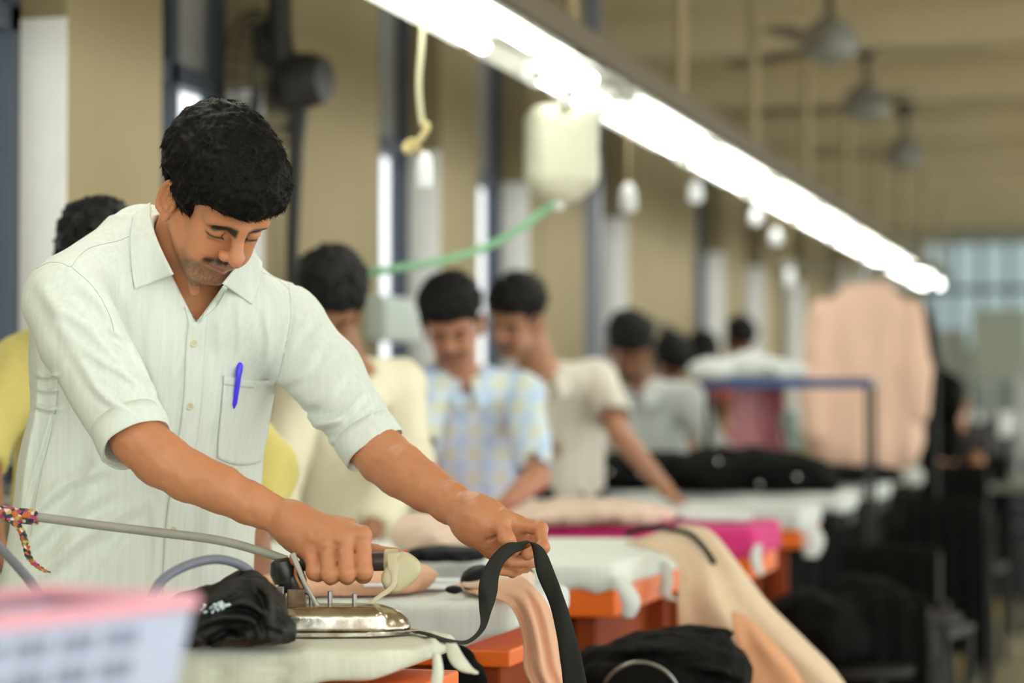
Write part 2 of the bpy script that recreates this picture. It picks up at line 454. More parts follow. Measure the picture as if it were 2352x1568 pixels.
def hair_field(hd, h, prims, noise=.004, hx=None, hy=None, seed=0, nsc=.014):
    s = hd.s; F = Field(hd.H - .17 * s, hd.H + .24 * s, h)
    F.lo = hd.p(0, 0, .05) - .17; F = Field(F.lo, F.lo + .34, h)
    for i, (c, r) in enumerate(prims): F.u(hd.e(c, r), .03 if i else 0)
    F.disp(lambda P: noise * vnoise(P, nsc, seed) + noise * .5 * vnoise(P, nsc * .4, seed + 3))
    hx = hx or HAIRX; hy = hy or HAIRY
    def keep(x, y, z):
        P = np.stack(np.broadcast_arrays(x, y, z), -1).astype(np.float32) - hd.H.astype(np.float32)
        f = (P @ hd.f.astype(np.float32)) / s; u = (P @ hd.u.astype(np.float32)) / s
        return (np.interp(f, hx, hy) - u) * s * .75
    F.cut(keep, .006)
    return F
def strands(v, fidx, hd, n, length, rad, mode='curl', seed=1):
    """short real hairs standing on the hair mass"""
    r = np.random.default_rng(seed); tri = v[fidx]
    a = tri[:, 0]; b = tri[:, 1]; c = tri[:, 2]; nrm = np.cross(b - a, tri[:, 3] - a); ar = np.linalg.norm(nrm, axis=1) + 1e-12; nrm /= ar[:, None]
    pick = r.choice(len(tri), n, p=ar / ar.sum())
    w = r.random((n, 2)); P = a[pick] * (1 - w[:, :1]) * (1 - w[:, 1:]) + b[pick] * w[:, :1] * (1 - w[:, 1:]) + c[pick] * w[:, :1] * w[:, 1:] + tri[pick, 3] * (1 - w[:, :1]) * w[:, 1:]
    N_ = nrm[pick]; cen = hd.p(0, -.01, .06)
    sg = np.sign((N_ * (P - cen)).sum(1)); N_ *= sg[:, None]
    fl = vnoise(P, .03, 5)[:, None] * .9
    flow = hd.f * .7 - hd.u * .25 + hd.l * fl
    tg = flow - N_ * (flow * N_).sum(1)[:, None]; tg /= np.linalg.norm(tg, axis=1)[:, None] + 1e-9
    L = length * (.6 + .8 * r.random(n))[:, None]; side = np.cross(N_, tg)
    cu = (r.random((n, 1)) - .5) * 1.4
    pts = []
    for t in (0, .35, .7, 1.):
        pts.append(P - N_ * .002 + L * (N_ * (.30 * t - .14 * t * t) + tg * .8 * t + side * cu * t * t * .8))
    V = []; K = 3
    for i, q in enumerate(pts):
        rr = rad * (1, .85, .6, .12)[i]
        for k in range(K): V.append(q + rr * (N_ * math.cos(2 * PI * k / K) + side * math.sin(2 * PI * k / K)))
    V = np.stack(V, 1).reshape(-1, 3); base = (np.arange(n) * 12)[:, None]
    fs = []
    for i in range(3):
        for k in range(K): fs.append(base + np.array([[i * 3 + k, i * 3 + (k + 1) % 3, i * 3 + 3 + (k + 1) % 3, i * 3 + 3 + k]]))
    return V, np.concatenate(fs)
def face_tint(P, hd, beard=.4, brow=(.018, .014, .011), lip=(.30, .13, .10), stub=(.085, .065, .050), mous=.9):
    q = hd.loc(P); l, f, u = q[:, 0], q[:, 1], q[:, 2]; al = np.abs(l)
    col = np.zeros((len(P), 4), np.float32); 
    def put(c, a):
        a = np.clip(a, 0, 1)[:, None]; A = col[:, 3:]
        nA = a + A * (1 - a); col[:, :3] = np.where(nA > 1e-5, (np.array(c)[None] * a + col[:, :3] * A * (1 - a)) / np.maximum(nA, 1e-5), col[:, :3]); col[:, 3:] = nA
    front = f > .03
    g = lambda x, w: np.exp(-(x / w) ** 2)
    ns = .75 + .35 * vnoise(P, .0022, 3, 1)
    # stubble: jaw, chin
    st = np.clip((-u - .046 + (f - .05) * .10) / .014, 0, 1) * np.clip((f - .01) / .03, 0, 1) * np.clip((u + .13) / .02, 0, 1)
    put(stub, st * beard * ns * np.clip((.058 - al) / .012, .25, 1))
    # moustache
    mu = g(u + .0350 + .17 * al, .0066) * (f > .07) * np.clip((.040 - al) / .008, 0, 1)
    put((.026, .019, .015), mu * mous * np.clip(ns + .25, 0, 1) * 1.1)
    # lips
    lp = g(u + .0485, .0085) * np.clip((.024 - al) / .006, 0, 1) * (f > .085)
    put(lip, lp * .85)
    # line of the mouth
    put((.10, .035, .03), g(u + .0482, .0012) * (al < .026) * (f > .08) * .7)
    # brows
    uc = np.where(l < 0, np.interp(al, [.006, .025, .047], [.0262, .0262, .0200]), np.interp(al, [.006, .03, .055], [.0245, .0265, .0250]))
    wd = .0078 * np.clip(1.15 - (al - .010) / .070, .4, 1)
    br = np.clip(g(u - uc, wd) * 2.0 - .25, 0, 1) * np.clip(ns + .7, 0, 1) * np.clip((al - .006) / .004, 0, 1) * np.clip((np.where(l < 0, .050, .060) - al) / .008, 0, 1) * (f > .05)
    put(brow, br * 1.0)
    # lashes
    la = g(u - .0060, .0024) * np.clip((al - .016) / .003, 0, 1) * np.clip((.047 - al) / .003, 0, 1) * (f > .068)
    put((.012, .010, .009), la * .95)
    # darker scalp under the hair
    return col
def finger(F, pts, r0, r1, k=.004, nail=None):
    n = len(pts) - 1
    rr = [r0 + (r1 - r0) * i / n for i in range(n + 1)]
    for i in range(n): F.u(cap(pts[i], pts[i + 1], rr[i], rr[i + 1] * .97), k)
    for i in range(1, n): F.u(cap(pts[i], pts[i], rr[i] * 1.06), .003)
def simple_hand(F, wr, direction, down, side, s=1.0, curl=.5, k=.006):
    """palm and five fingers; direction: wrist to knuckles, down: towards the palm side, side: towards the thumb"""
    d = A3(direction); d /= np.linalg.norm(d); dn = A3(down) - d * (A3(down) @ d); dn /= np.linalg.norm(dn); sd = np.cross(d, dn); sd *= np.sign(sd @ A3(side)) or 1
    wr = A3(wr)
    for i, (o, L) in enumerate(((.030, .040), (.010, .045), (-.010, .042), (-.029, .033))):
        m = wr + s * (d * .088 + sd * o * .95); F.u(cap(wr + s * (sd * o * .6 + d * .01), m, .014 * s, .0115 * s), .014)
        a = m; ang = curl * .6
        pts = [a]
        for j in range(3):
            dd = d * math.cos(ang) + dn * math.sin(ang) + sd * o * 2.2; a = a + s * L * (1, .62, .5)[j] * dd; pts.append(a); ang += curl
        finger(F, pts, .0095 * s, .0075 * s)
    t0 = wr + s * (d * .018 + sd * .022); t1 = t0 + s * (d * .030 + sd * .026 + dn * .012); t2 = t1 + s * (d * .030 + sd * .012 + dn * .012); t3 = t2 + s * (d * .024 + dn * .008)
    F.u(cap(t0, t1, .014 * s, .012 * s), .012); finger(F, [t1, t2, t3], .0105 * s, .0085 * s)
def garment_legs(F, hip, foot, facing, r=.085, sidev=None, waist=.155):
    """trousers: hips and two legs down to the ankles"""
    hip = A3(hip); sv = sidev
    F.u(ecap(hip + sv * -.03 + [0, 0, .02], hip + sv * .03 + [0, 0, .02], waist * .93, waist * .93, [0, 0, 1], .82), 0)
    for q in (-1, 1):
        a = hip + sv * q * .085 - [0, 0, .05]; kn = a * .5 + A3(foot[q]) * .5 + A3(facing) * .02; kn[2] = .50
        an = A3(foot[q]) + [0, 0, .085]
        F.u(cap(a, kn, r, r * .74), .04); F.u(cap(kn, an, r * .74, r * .62), .03)
def person(spec):
    """a standing worker: body (one mesh), shirt, hair, trousers, shoes"""
    S = spec; h = S.get('h', .009); sc = S.get('sc', .94)
    hd = Head(WV(S['head']), S['pose'], sc)
    nb = WV(S['neck']); sR = WV(S['shR']); sL = WV(S['shL']); ch = WV(S['chest']); wa = WV(S['waist'])
    hip = np.array([wa[0], wa[1], .90]) if 'hip' not in S else WV(S['hip'])
    lat = sL - sR; lat[2] = 0; lat /= np.linalg.norm(lat); front = np.array([lat[1], -lat[0], 0.])
    root = empty(S.get('name', 'person'), (hip[0], hip[1], 0), S['label'], 'person', S.get('group'))
    foot = {q: hip + lat * q * S.get('stance', .12) + front * .02 for q in (-1, 1)}
    for q in foot: foot[q][2] = .02
    arms = {-1: [sR] + [WV(t) for t in S['armR']], 1: [sL] + [WV(t) for t in S['armL']]}
    skin = S['skin']
    # ---- body
    allp = [hd.H + .16, hd.H - .16, hip, nb] + arms[-1] + arms[1] + [foot[1], foot[-1]]
    lo, hi = field_pts(allp, .16); lo[2] = max(lo[2], 0)
    B = Field(lo, hi, h)
    tw = S.get('tw', 1.0)
    B.u(ecap(ch, hip + [0, 0, .05], .13 * tw, .12 * tw, lat, .62), 0)
    B.u(cap(nb + lat * -.02, sR, .05, .042), .03); B.u(cap(nb + lat * .02, sL, .05, .042), .03)
    B.u(cap(hd.p(0, -.03, -.04), nb, .052, .058), .02)
    for q in (-1, 1):
        A = arms[q]
        B.u(cap(A[0], A[1], .042, .036), .02); B.u(cap(A[1], A[2], S.get('fr', .037), .025), .012)
        hdr = S.get('hand', {}).get(q)
        if hdr: simple_hand(B, A[2], hdr[0], hdr[1], hdr[2], .95, hdr[3] if len(hdr) > 3 else .5)
        B.u(cap(hip + lat * q * .08, foot[q] + [0, 0, .08], .065, .038), .02)
    bv, bf = B.mesh()
    bv[:, 2] = np.maximum(bv[:, 2], .02)
    hf = head_field(hd, max(.0035, h * .5), neck_to=hd.p(0, -.03, -.04) * .45 + nb * .55, neck_r=.054, detail=True)
    hv, hfc = hf.mesh(); n0 = len(bv)
    v = np.concatenate([bv, hv]); f = np.concatenate([bf, hfc + n0])
    body = mesh_obj('body', v, f, skin, root)
    cols = np.zeros((len(v), 4), np.float32); cols[n0:] = face_tint(hv, hd, S.get('beard', .4), mous=S.get('mous', .9)); set_tint(body, cols)
    # ---- hair
    hx, hy = S.get('hx'), S.get('hy')
    H = hair_field(hd, .005, S.get('hair', [((0, -.005, .066), (.090, .108, .088)), ((0, .05, .092), (.062, .052, .036))]), .008, hx, hy, seed=S.get('seed', 1))
    v, f = H.mesh(); mesh_obj('hair', v, f, S['hairmat'], root)
    # ---- shirt
    allp = [sR, sL, ch, hip, nb, arms[-1][1], arms[1][1], hd.p(0, -.04, -.05)] + ([arms[-1][2]] if S.get('slR', .5) > 1 else []) + ([arms[1][2]] if S.get('slL', .5) > 1 else [])
    lo, hi = field_pts(allp, .20); lo[2] = hip[2] - .16
    T = Field(lo, hi, h)
    cw = S.get('cw', .165)
    mid = (sR + sL) / 2; cc = ch
    T.u(ecap(cc - [0, 0, .0], wa, cw, cw * S.get('ww', .97), lat, .66, .70), 0)
    T.u(ecap(wa, hip - [0, 0, .06], cw * S.get('ww', .97), cw * 1.03, lat, .70, .72), .03)
    T.u(cap(nb - [0, 0, .02], sR, .062, .060), .05); T.u(cap(nb - [0, 0, .02], sL, .062, .060), .05)
    for q, sl in ((-1, S.get('slR', .6)), (1, S.get('slL', .6))):
        A = arms[q]; sr = S.get('sr', .060)
        if sl <= 1:
            e = A[0] + (A[1] - A[0]) * sl; T.u(cap(A[0], e, sr, sr * .93), .03)
            dv = (A[1] - A[0]) / np.linalg.norm(A[1] - A[0])
            T.cut(lambda x, y, z, e=e, dv=dv, sr=sr: np.where((x - e[0]) ** 2 + (y - e[1]) ** 2 + (z - e[2]) ** 2 < (sr * 1.7) ** 2, (x - e[0]) * dv[0] + (y - e[1]) * dv[1] + (z - e[2]) * dv[2], -1), .0)
            T.c(cap(e - dv * .02, e + dv * .05, sr * .82), .004)
        else:
            e = A[1] + (A[2] - A[1]) * (sl - 1); T.u(cap(A[0], A[1], sr, sr * .86), .03); T.u(cap(A[1], e, sr * .86, sr * .70), .02)
            dv = (A[2] - A[1]) / np.linalg.norm(A[2] - A[1])
            T.cut(lambda x, y, z, e=e, dv=dv, sr=sr: np.where((x - e[0]) ** 2 + (y - e[1]) ** 2 + (z - e[2]) ** 2 < (sr * 1.4) ** 2, (x - e[0]) * dv[0] + (y - e[1]) * dv[1] + (z - e[2]) * dv[2], -1), .0)
    T.disp(lambda P: .0035 * vnoise(P * [1, 1, .6], .07, 4) + .003 * np.sin((P @ (lat * 1.2 + front * .3)) * 70 + 3 * vnoise(P, .15, 9)) * .5)
    T.c(cap(hd.p(0, -.03, -.04) + front * .0, nb + [0, 0, .01], .058, .060), .006)
    vn = nb + front * .075 - [0, 0, S.get('vneck', .06)]
    T.c(cap(nb + front * .05 + [0, 0, .03], vn + front * .04, .050, .012), .006)
    v, f = T.mesh(); sh = mesh_obj('shirt', v, f, S['shirt'], root)
    # collar: two folded wings
    if S.get('collar', True):
        ax_ = hd.p(0, -.03, -.04) - nb; ax_ /= np.linalg.norm(ax_)
        for q in (-1, 1):
            rows = []
            for rr, hh, dr in ((.062, .032, 0), (.074, .024, 0), (.090, -.012, .0)):
                row = []
                for i, t in enumerate(np.linspace(0, 1, 6)):
                    an = PI * (1 - t) * .98 + t * .22; dirv = front * math.cos(an) + lat * q * math.sin(an)
                    row.append(nb + dirv * (rr + (.022 * t if rr > .08 else 0)) + np.array([0, 0, hh + .012 - (.050 * t * t if hh > 0 else .085 * t * t)]))
                rows.append(row)
            sheet_obj('collar', sheet(rows, 4, 5), S['shirt'], sh, .003)
    # ---- trousers
    lo, hi = field_pts([hip + .2, hip - .2, foot[1], foot[-1]], .12); lo[2] = .05; hi[2] = hip[2] + .12
    G = Field(lo, hi, .012); garment_legs(G, hip, foot, front, .082, lat, .135); v, f = G.mesh(); mesh_obj('trousers', v, f, S['trousers'], root)
    for q in (-1, 1):
        F_ = Field(foot[q] - [.2, .2, .03], foot[q] + [.2, .2, .12], .008); g = foot[q] + [0, 0, .025]
        F_.u(ecap(g - front * .05, g + front * .15, .042, .038, lat, .75), 0); F_.u(cap(g + [0, 0, .01], g + [0, 0, .05], .040), .02)
        F_.cut(lambda x, y, z: .004 - z + 0 * x + 0 * y, 0)
        v, f = F_.mesh(); mesh_obj('shoe', v, f, MATS['shoe'], root)
    return root, hd, T
def projP(P):
    q = P - CAM; d = q @ CF; return 1176 + FPX * (q @ CR) / d, 784 - FPX * (q @ CU) / d, d
def pseg(px, py, pts):
    """distance (px) and signed side to a polyline in the picture plane"""
    best = np.full(px.shape, 1e9); sg = np.zeros(px.shape); end = np.zeros(px.shape)
    pts = np.array(pts, float); n = len(pts) - 1
    for i in range(n):
        a, b = pts[i], pts[i + 1]; ab = b - a; L = ab @ ab
        t = ((px - a[0]) * ab[0] + (py - a[1]) * ab[1]) / L; tc = np.clip(t, 0, 1)
        dx = px - a[0] - tc * ab[0]; dy = py - a[1] - tc * ab[1]; d = np.hypot(dx, dy); m = d < best
        best = np.where(m, d, best); sg = np.where(m, np.sign(ab[0] * dy - ab[1] * dx), sg); end = np.where(m, (i + tc) / n, end)
    return best, sg, end
def folds(F, lst, dmax=None):
    def fn(P):
        px, py, d = projP(P); out = np.zeros(len(P))
        for pts, w, amp in lst:
            pa = crv(pts, 5) if len(pts) > 2 else np.array(pts, float)
            b, s, e = pseg(px, py, pa); x = b * s / w; tp = np.sin(np.clip(e, .02, .98) * PI) ** .5
            out += 1.55 * amp * tp * (np.exp(-x * x) - .55 * np.exp(-(x - 1.7) ** 2))
        if dmax is not None: out = out * (d < dmax)
        return out
    F.disp(fn)
def poly_cut(F, poly, dmax, k=.003):
    """cut away what is seen through a convex opening (neck opening of the shirt)"""
    poly = np.array(poly, float)
    def fn(x, y, z):
        q = [x - CAM[0], y - CAM[1], z - CAM[2]]; dd = sum(q[i] * CF[i] for i in range(3)); rr = sum(q[i] * CR[i] for i in range(3)); uu = sum(q[i] * CU[i] for i in range(3))
        px = 1176 + FPX * rr / dd; py = 784 - FPX * uu / dd; m = None
        for i in range(len(poly)):
            a, b = poly[i], poly[(i + 1) % len(poly)]; n = np.array([b[1] - a[1], a[0] - b[0]]); n /= np.linalg.norm(n)
            s = ((px - a[0]) * n[0] + (py - a[1]) * n[1]) * dd / FPX
            m = s if m is None else np.maximum(m, s)
        m = np.maximum(m, dd - dmax)
        return -m
    F.cut(fn, k)
SKIN = attr_mat('skin_main', (.58, .26, .125), .45, .12)
HAIRM = mat('hair_black', (.0095, .0085, .0065), .65, noise=.3, nscale=60, spec=.13)
SHIRT = cloth('shirt_white', (.735, .79, .73), .85, weave=.25, c2=(.725, .78, .715))
TR_NAVY = cloth('trousers_navy', (.02, .022, .04), .9)
mat('shoe', (.03, .022, .018), .5)
def main_man():
    hd = Head(W(496, 464, 3.55), (35, 45.5, -2.8), .94)
    nb = W(418, 640, 3.66); sR = W(163, 672, 3.50); sL = W(652, 752, 3.74)
    eR = W(306, 1022, 3.33); wR = W(668, 1196, 3.33); eL = W(862, 1026, 3.66); wL = W(1080, 1185, 3.52)
    ch = W(360, 800, 3.68); wa = W(312, 1150, 3.70); hip = W(285, 1390, 3.69); hip[2] = .90
    lat = sL - sR; lat[2] = 0; lat /= np.linalg.norm(lat); front = np.array([lat[1], -lat[0], 0.])
    root = empty('person', (hip[0], hip[1], 0), 'man in a white short-sleeved shirt bending over the nearest board, pressing with an iron', 'person')
    foot = {q: hip + lat * q * .13 for q in (-1, 1)}
    for q in foot: foot[q][2] = .02
    parts = []
    # trunk and legs (under the clothes)
    lo, hi = field_pts([nb, sR, sL, hip, foot[1], foot[-1], eR, eL], .12); lo[2] = .0
    B = Field(lo, hi, .010)
    B.u(ecap(ch, hip, .135, .12, lat, .62), 0); B.u(cap(nb + CF * .03, sR + CF * .03, .036, .036), .03); B.u(cap(nb + CF * .02, sL + CF * .02, .040, .040), .03)
    B.u(cap(sR, sR * .3 + eR * .7, .042, .036), .02); B.u(cap(sL, sL * .3 + eL * .7, .042, .038), .02)
    for q in (-1, 1): B.u(cap(hip + lat * q * .08, foot[q] + [0, 0, .08], .065, .038), .02)
    v, f = B.mesh(); v[:, 2] = np.maximum(v[:, 2], .02); parts.append((v, f, None))
    # head and neck
    F = head_field(hd, .0017, neck_to=nb, neck_r=.056, detail=True)
    F.u(ecap(nb + CF * .01, W(436, 780, 3.635), .058, .058, lat, .55), .04)
    F.u(cap(hd.p(-.050, .010, -.02), W(447, 668, 3.575), .012, .008), .02)      # neck sinew
    F.c(cap(W(447, 690, 3.53), W(452, 712, 3.53), .004), .02)
    v, f = F.mesh(); parts.append((v, f, 'head'))
    # right arm and hand on the iron
    pts = [eR, wR]; lo, hi = field_pts([sR * .15 + eR * .85, W(960, 1330, 3.33), eR, wR], .062)
    A = Field(lo, hi, .0019)
    U = CU * .95 + CR * .3
    eJ = W(319, 1009, 3.334); A.u(cap(W(262, 905, 3.385), eJ, .0375, .0370), 0)
    A.u(ecap(eJ, W(370, 1056, 3.325), .0375, .0370, U, .95, .92), .007); A.u(ecap(W(370, 1056, 3.325), W(434, 1094, 3.325), .0370, .0352, U, .92, .9), .007)
    A.u(ecap(W(434, 1094, 3.325), W(500, 1120, 3.327), .0352, .0325, U, .9, .86), .007); A.u(ecap(W(500, 1120, 3.327), W(570, 1154, 3.328), .0325, .0285, U, .86, .8), .007)
    A.u(ecap(W(570, 1154, 3.328), W(668, 1200, 3.33), .0285, .0248, U, .8, .74), .007)
    A.u(cap(W(360, 1030, 3.318), W(480, 1092, 3.312), .020, .012), .007); A.u(cap(W(372, 1088, 3.318), W(560, 1166, 3.318), .012, .008), .012)
    K = {'i': W(832, 1228, 3.300), 'm': W(792, 1240, 3.292), 'r': W(752, 1253, 3.296), 'p': W(715, 1272, 3.304)}
    wp = W(672, 1202, 3.328)
    for kk, r0 in (('i', .020), ('m', .020), ('r', .0195), ('p', .018)): A.u(cap(wp, K[kk], .023, .0125), .016)
    A.u(cap(W(690, 1215, 3.335), W(800, 1215, 3.325), .020, .015), .014); A.u(cap(W(680, 1232, 3.332), W(705, 1262, 3.322), .018, .014), .014)
    for kk in K: A.u(cap(K[kk] - CF * .001, K[kk], .0128), .005)
    def fg(mcp, pip, dip, tip, r0=.0112, r1=.0085): finger(A, [mcp, pip, dip, tip], r0, r1, .0022)
    fg(K['i'], W(836, 1311, 3.284), W(834, 1320, 3.315), W(832, 1292, 3.334), .0122, .0105)
    fg(K['m'], W(797, 1317, 3.276), W(797, 1324, 3.312), W(797, 1294, 3.334), .0122, .0105)
    fg(K['r'], W(758, 1318, 3.278), W(760, 1324, 3.312), W(762, 1296, 3.334), .0120, .0105)
    fg(K['p'], W(723, 1312, 3.288), W(730, 1318, 3.316), W(735, 1296, 3.334), .0112, .0100)
    A.u(cap(W(716, 1216, 3.345), W(795, 1245, 3.352), .015, .0125), .012); finger(A, [W(795, 1245, 3.352), W(860, 1266, 3.345), W(908, 1270, 3.333)], .0112, .0088)
    A.u(cap(W(772, 1212, 3.335), W(822, 1238, 3.345), .013, .010), .012)
    # tendons and wrist crease
    A.c(cap(W(650, 1232, 3.312), W(664, 1208, 3.303), .0012), .006)
    for kk in ('i', 'm', 'r'): A.u(cap(wp * .45 + K[kk] * .55 - CF * .020, K[kk] - CF * .010, .0022), .008)
    A.disp(lambda P: .0007 * vnoise(P, .010, 2) + .0011 * vnoise(P * [1, 1, 1], .035, 6))
    v, f = A.mesh(); parts.append((v, f, None))
    # left arm, palm up, fingers closed on the strap
    lo, hi = field_pts([sL * .15 + eL * .85, W(1290, 1320, 3.5), eL, wL, W(1200, 1250, 3.43)], .06)
    A = Field(lo, hi, .0019); U = CU * .8 + CR * .6
    eJ = W(836, 1002, 3.668); A.u(cap(W(775, 912, 3.70), eJ, .040, .0405), 0)
    A.u(ecap(eJ, W(880, 1048, 3.642), .0405, .0410, U, .92, .9), .007); A.u(ecap(W(880, 1048, 3.642), W(925, 1084, 3.615), .0410, .0395, U, .9, .9), .007)
    A.u(ecap(W(925, 1084, 3.615), W(978, 1120, 3.585), .0395, .0350, U, .9, .84), .007); A.u(ecap(W(978, 1120, 3.585), W(1034, 1155, 3.55), .0350, .0295, U, .84, .8), .007)
    A.u(ecap(W(1034, 1155, 3.55), W(1088, 1188, 3.52), .0295, .0262, U, .8, .78), .007)
    wl = W(1088, 1190, 3.52)
    M = [W(1188, 1203, 3.520), W(1192, 1226, 3.538), W(1182, 1250, 3.546), W(1160, 1268, 3.546)]
    for m_, r0 in zip(M, (.0120, .012, .0115, .0115)): A.u(cap(wl + (m_ - wl) * .12, m_, .0215, r0), .030)
    A.u(cap(W(1092, 1214, 3.512), W(1132, 1262, 3.520), .0185, .0155), .014)     # heel of the little-finger side
    A.u(cap(W(1108, 1190, 3.497), W(1150, 1203, 3.488), .0160, .0140), .024)      # ball of the thumb
    finger(A, [W(1150, 1203, 3.484), W(1163, 1236, 3.468), W(1180, 1262, 3.470)], .0122, .0090, .006)
    A.c(cap(W(1150, 1222, 3.49), W(1122, 1236, 3.495), .0015), .008)
    finger(A, [M[0], W(1241, 1214, 3.508), W(1247, 1256, 3.482), W(1210, 1274, 3.472)], .0112, .0082, .004)
    finger(A, [M[1], W(1236, 1256, 3.530), W(1212, 1288, 3.500), W(1168, 1288, 3.476)], .0110, .0084, .003)
    finger(A, [M[2], W(1226, 1286, 3.538), W(1186, 1300, 3.508), W(1142, 1286, 3.480)], .0108, .0082, .003)
    finger(A, [M[3], W(1206, 1300, 3.540), W(1178, 1312, 3.514), W(1143, 1308, 3.488)], .0098, .0076, .003)
    A.disp(lambda P: .0006 * vnoise(P, .010, 2) + .001 * vnoise(P, .035, 6))
    v, f = A.mesh(); parts.append((v, f, None))
    V = []; Fc = []; T = []; n = 0
    for v, f, kind in parts:
        V.append(v); Fc.append(f + n); n += len(v)
        T.append(face_tint(v, hd, .78, mous=1.0) if kind == 'head' else np.zeros((len(v), 4), np.float32))
    body = mesh_obj('body', np.concatenate(V), np.concatenate(Fc), SKIN, root); set_tint(body, np.concatenate(T))
    for nm, pts_, r_ in (('fingernail', [(W(1211, 1278, 3.463), .004)], 0),):
        pass
    # ---- hair
    H = hair_field(hd, .0028, [((-.013, -.010, .068), (.092, .112, .093)), ((-.010, .046, .100), (.074, .060, .044)), ((-.004, .078, .092), (.054, .030, .030))], .0035, seed=2, nsc=.016)
    v, f = H.mesh(); hair = mesh_obj('hair', v, f, HAIRM, root)
    sv, sf = strands(v, f, hd, 34000, .011, .00028); n0 = len(v)
    mesh_obj('hair_strand', sv, sf, HAIRM, hair)['kind'] = 'stuff'
    # ---- shirt
    lo, hi = field_pts([sR, sL, nb, hip, eR, eL, W(40, 900, 3.7)], .14); lo[2] = .80; hi[2] = W(300, 440, 3.55)[2]
    F = Field(lo, hi, .0032)
    F.u(ecap(W(370, 810, 3.70), W(320, 1130, 3.72), .194, .188, lat, .62, .63), 0)
    F.u(ecap(W(320, 1130, 3.72), W(292, 1400, 3.71), .190, .196, lat, .62, .60), .04)
    F.u(ecap(W(290, 1400, 3.71), W(285, 1560, 3.71), .202, .205, lat, .58, .58), .04)
    F.u(cap(W(300, 620, 3.63), W(170, 672, 3.54), .066, .062), .05); F.u(cap(W(480, 680, 3.66), sL, .062, .058), .05)
    F.u(cap(W(360, 612, 3.66), W(470, 660, 3.66), .070, .068), .05)
    F.u(cap(W(330, 548, 3.66), W(370, 560, 3.68), .050, .045), .03)
    F.u(cap(W(150, 720, 3.60), W(156, 860, 3.66), .045, .045), .05)               # back of the shoulder blade
    # right sleeve
    F.u(cap(W(150, 690, 3.485), W(186, 772, 3.44), .0625, .061), .025); F.u(ecap(W(186, 772, 3.44), W(312, 1016, 3.335), .061, .0485, CR, 1.0, .95), .012)
    # left sleeve
    F.u(cap(sL, W(742, 862, 3.71), .060, .060), .03); F.u(cap(W(742, 862, 3.71), W(860, 1030, 3.665), .060, .0475), .014)
    F.disp(lambda P: .0028 * vnoise(P * [1, 1, .5], .09, 4) + .0004 * vnoise(P, .04, 8))
    fl = [([(170, 640), (235, 700), (285, 790)], 14, .004), ([(120, 700), (210, 760), (300, 860)], 12, .003), ([(190, 800), (270, 850), (352, 900)], 11, .0040),
          ([(215, 870), (290, 920), (362, 950)], 9, -.0035), ([(170, 800), (235, 905), (300, 950)], 12, .003), ([(205, 745), (290, 775), (330, 850)], 11, .0035),
          ([(90, 640), (130, 720), (170, 800)], 16, .003), ([(220, 930), (290, 975), (370, 968)], 8, .0022),
          ([(80, 860), (105, 866), (135, 862)], 5, .003), ([(80, 892), (110, 898), (135, 894)], 5, .0025), ([(78, 930), (110, 940), (140, 936)], 6, .003),
          ([(133, 870), (125, 950), (110, 1010), (80, 1110), (58, 1240)], 5, -.0022), ([(90, 830), (82, 940), (60, 1060), (45, 1200)], 9, .003),
          ([(70, 1180), (150, 1110), (260, 1070)], 16, .0045), ([(50, 1260), (150, 1180), (290, 1110)], 18, .004), ([(60, 1340), (180, 1240), (320, 1150)], 18, .0045),
          ([(180, 1370), (250, 1250), (330, 1180)], 16, -.004), ([(230, 1040), (190, 1150), (130, 1330)], 20, .004),
          ([(290, 640), (310, 760), (345, 880)], 12, .0025), ([(330, 690), (350, 850), (395, 1000)], 14, .003), ([(420, 820), (400, 960), (380, 1120)], 10, -.002),
          ([(500, 720), (505, 840), (485, 1000)], 10, .002), ([(545, 700), (550, 780), (540, 850)], 7, .0016), ([(605, 700), (618, 790), (600, 870)], 9, .0024),
          ([(640, 860), (590, 930), (520, 990)], 12, .002), ([(640, 880), (690, 860), (730, 800)], 12, .0036), ([(640, 905), (720, 945), (800, 950)], 12, -.0040),
          ([(660, 800), (700, 740), (730, 720)], 14, .003), ([(700, 985), (780, 960), (845, 895)], 9, .0040), ([(735, 1010), (800, 985), (870, 925)], 7, -.003),
          ([(690, 940), (760, 900), (800, 850)], 10, .003), ([(680, 640), (665, 760), (640, 850)], 5, -.0022),
          ([(85, 612), (125, 600), (163, 612), (180, 590), (225, 562), (265, 556), (300, 540)], 3.5, -.0012), ([(215, 994), (300, 962), (364, 932)], 3.5, -.0018), ([(752, 1042), (820, 990), (878, 935)], 3.5, -.0018),
          ([(500, 1100), (480, 1200), (470, 1340)], 18, .003), ([(450, 1120), (440, 1230), (430, 1340)], 12, -.0025), ([(560, 1090), (530, 1200), (520, 1330)], 14, .003),
          ([(350, 1150), (360, 1250), (350, 1350)], 10, .0025)]
    folds(F, fl)
    cuffs = []
    for a, b, r in ((W(186, 772, 3.44), W(312, 1016, 3.335), .0485), (W(742, 862, 3.71), W(860, 1030, 3.665), .0475)):
        dv = (b - a) / np.linalg.norm(b - a); e = b
        F.cut(lambda x, y, z, e=e, dv=dv: np.where((x - e[0]) ** 2 + (y - e[1]) ** 2 + (z - e[2]) ** 2 < .085 ** 2, (x - e[0]) * dv[0] + (y - e[1]) * dv[1] + (z - e[2]) * dv[2], -1), 0)
        F.c(cap(e - dv * .006, e + dv * .06, r - .004, r - .001), .002)
        cuffs.append((e, dv, r))
    F.c(cap(hd.p(0, -.03, -.05), nb, .058, .062), .006)
    poly_cut(F, [(352, 545), (450, 742), (560, 590), (470, 500)][::-1], 3.66)
    poly_cut(F, [(352, 545), (450, 742), (560, 590), (470, 500)], 3.66)
    v, f = F.mesh(); shirt = mesh_obj('shirt', v, f, SHIRT, root)
    FS = F
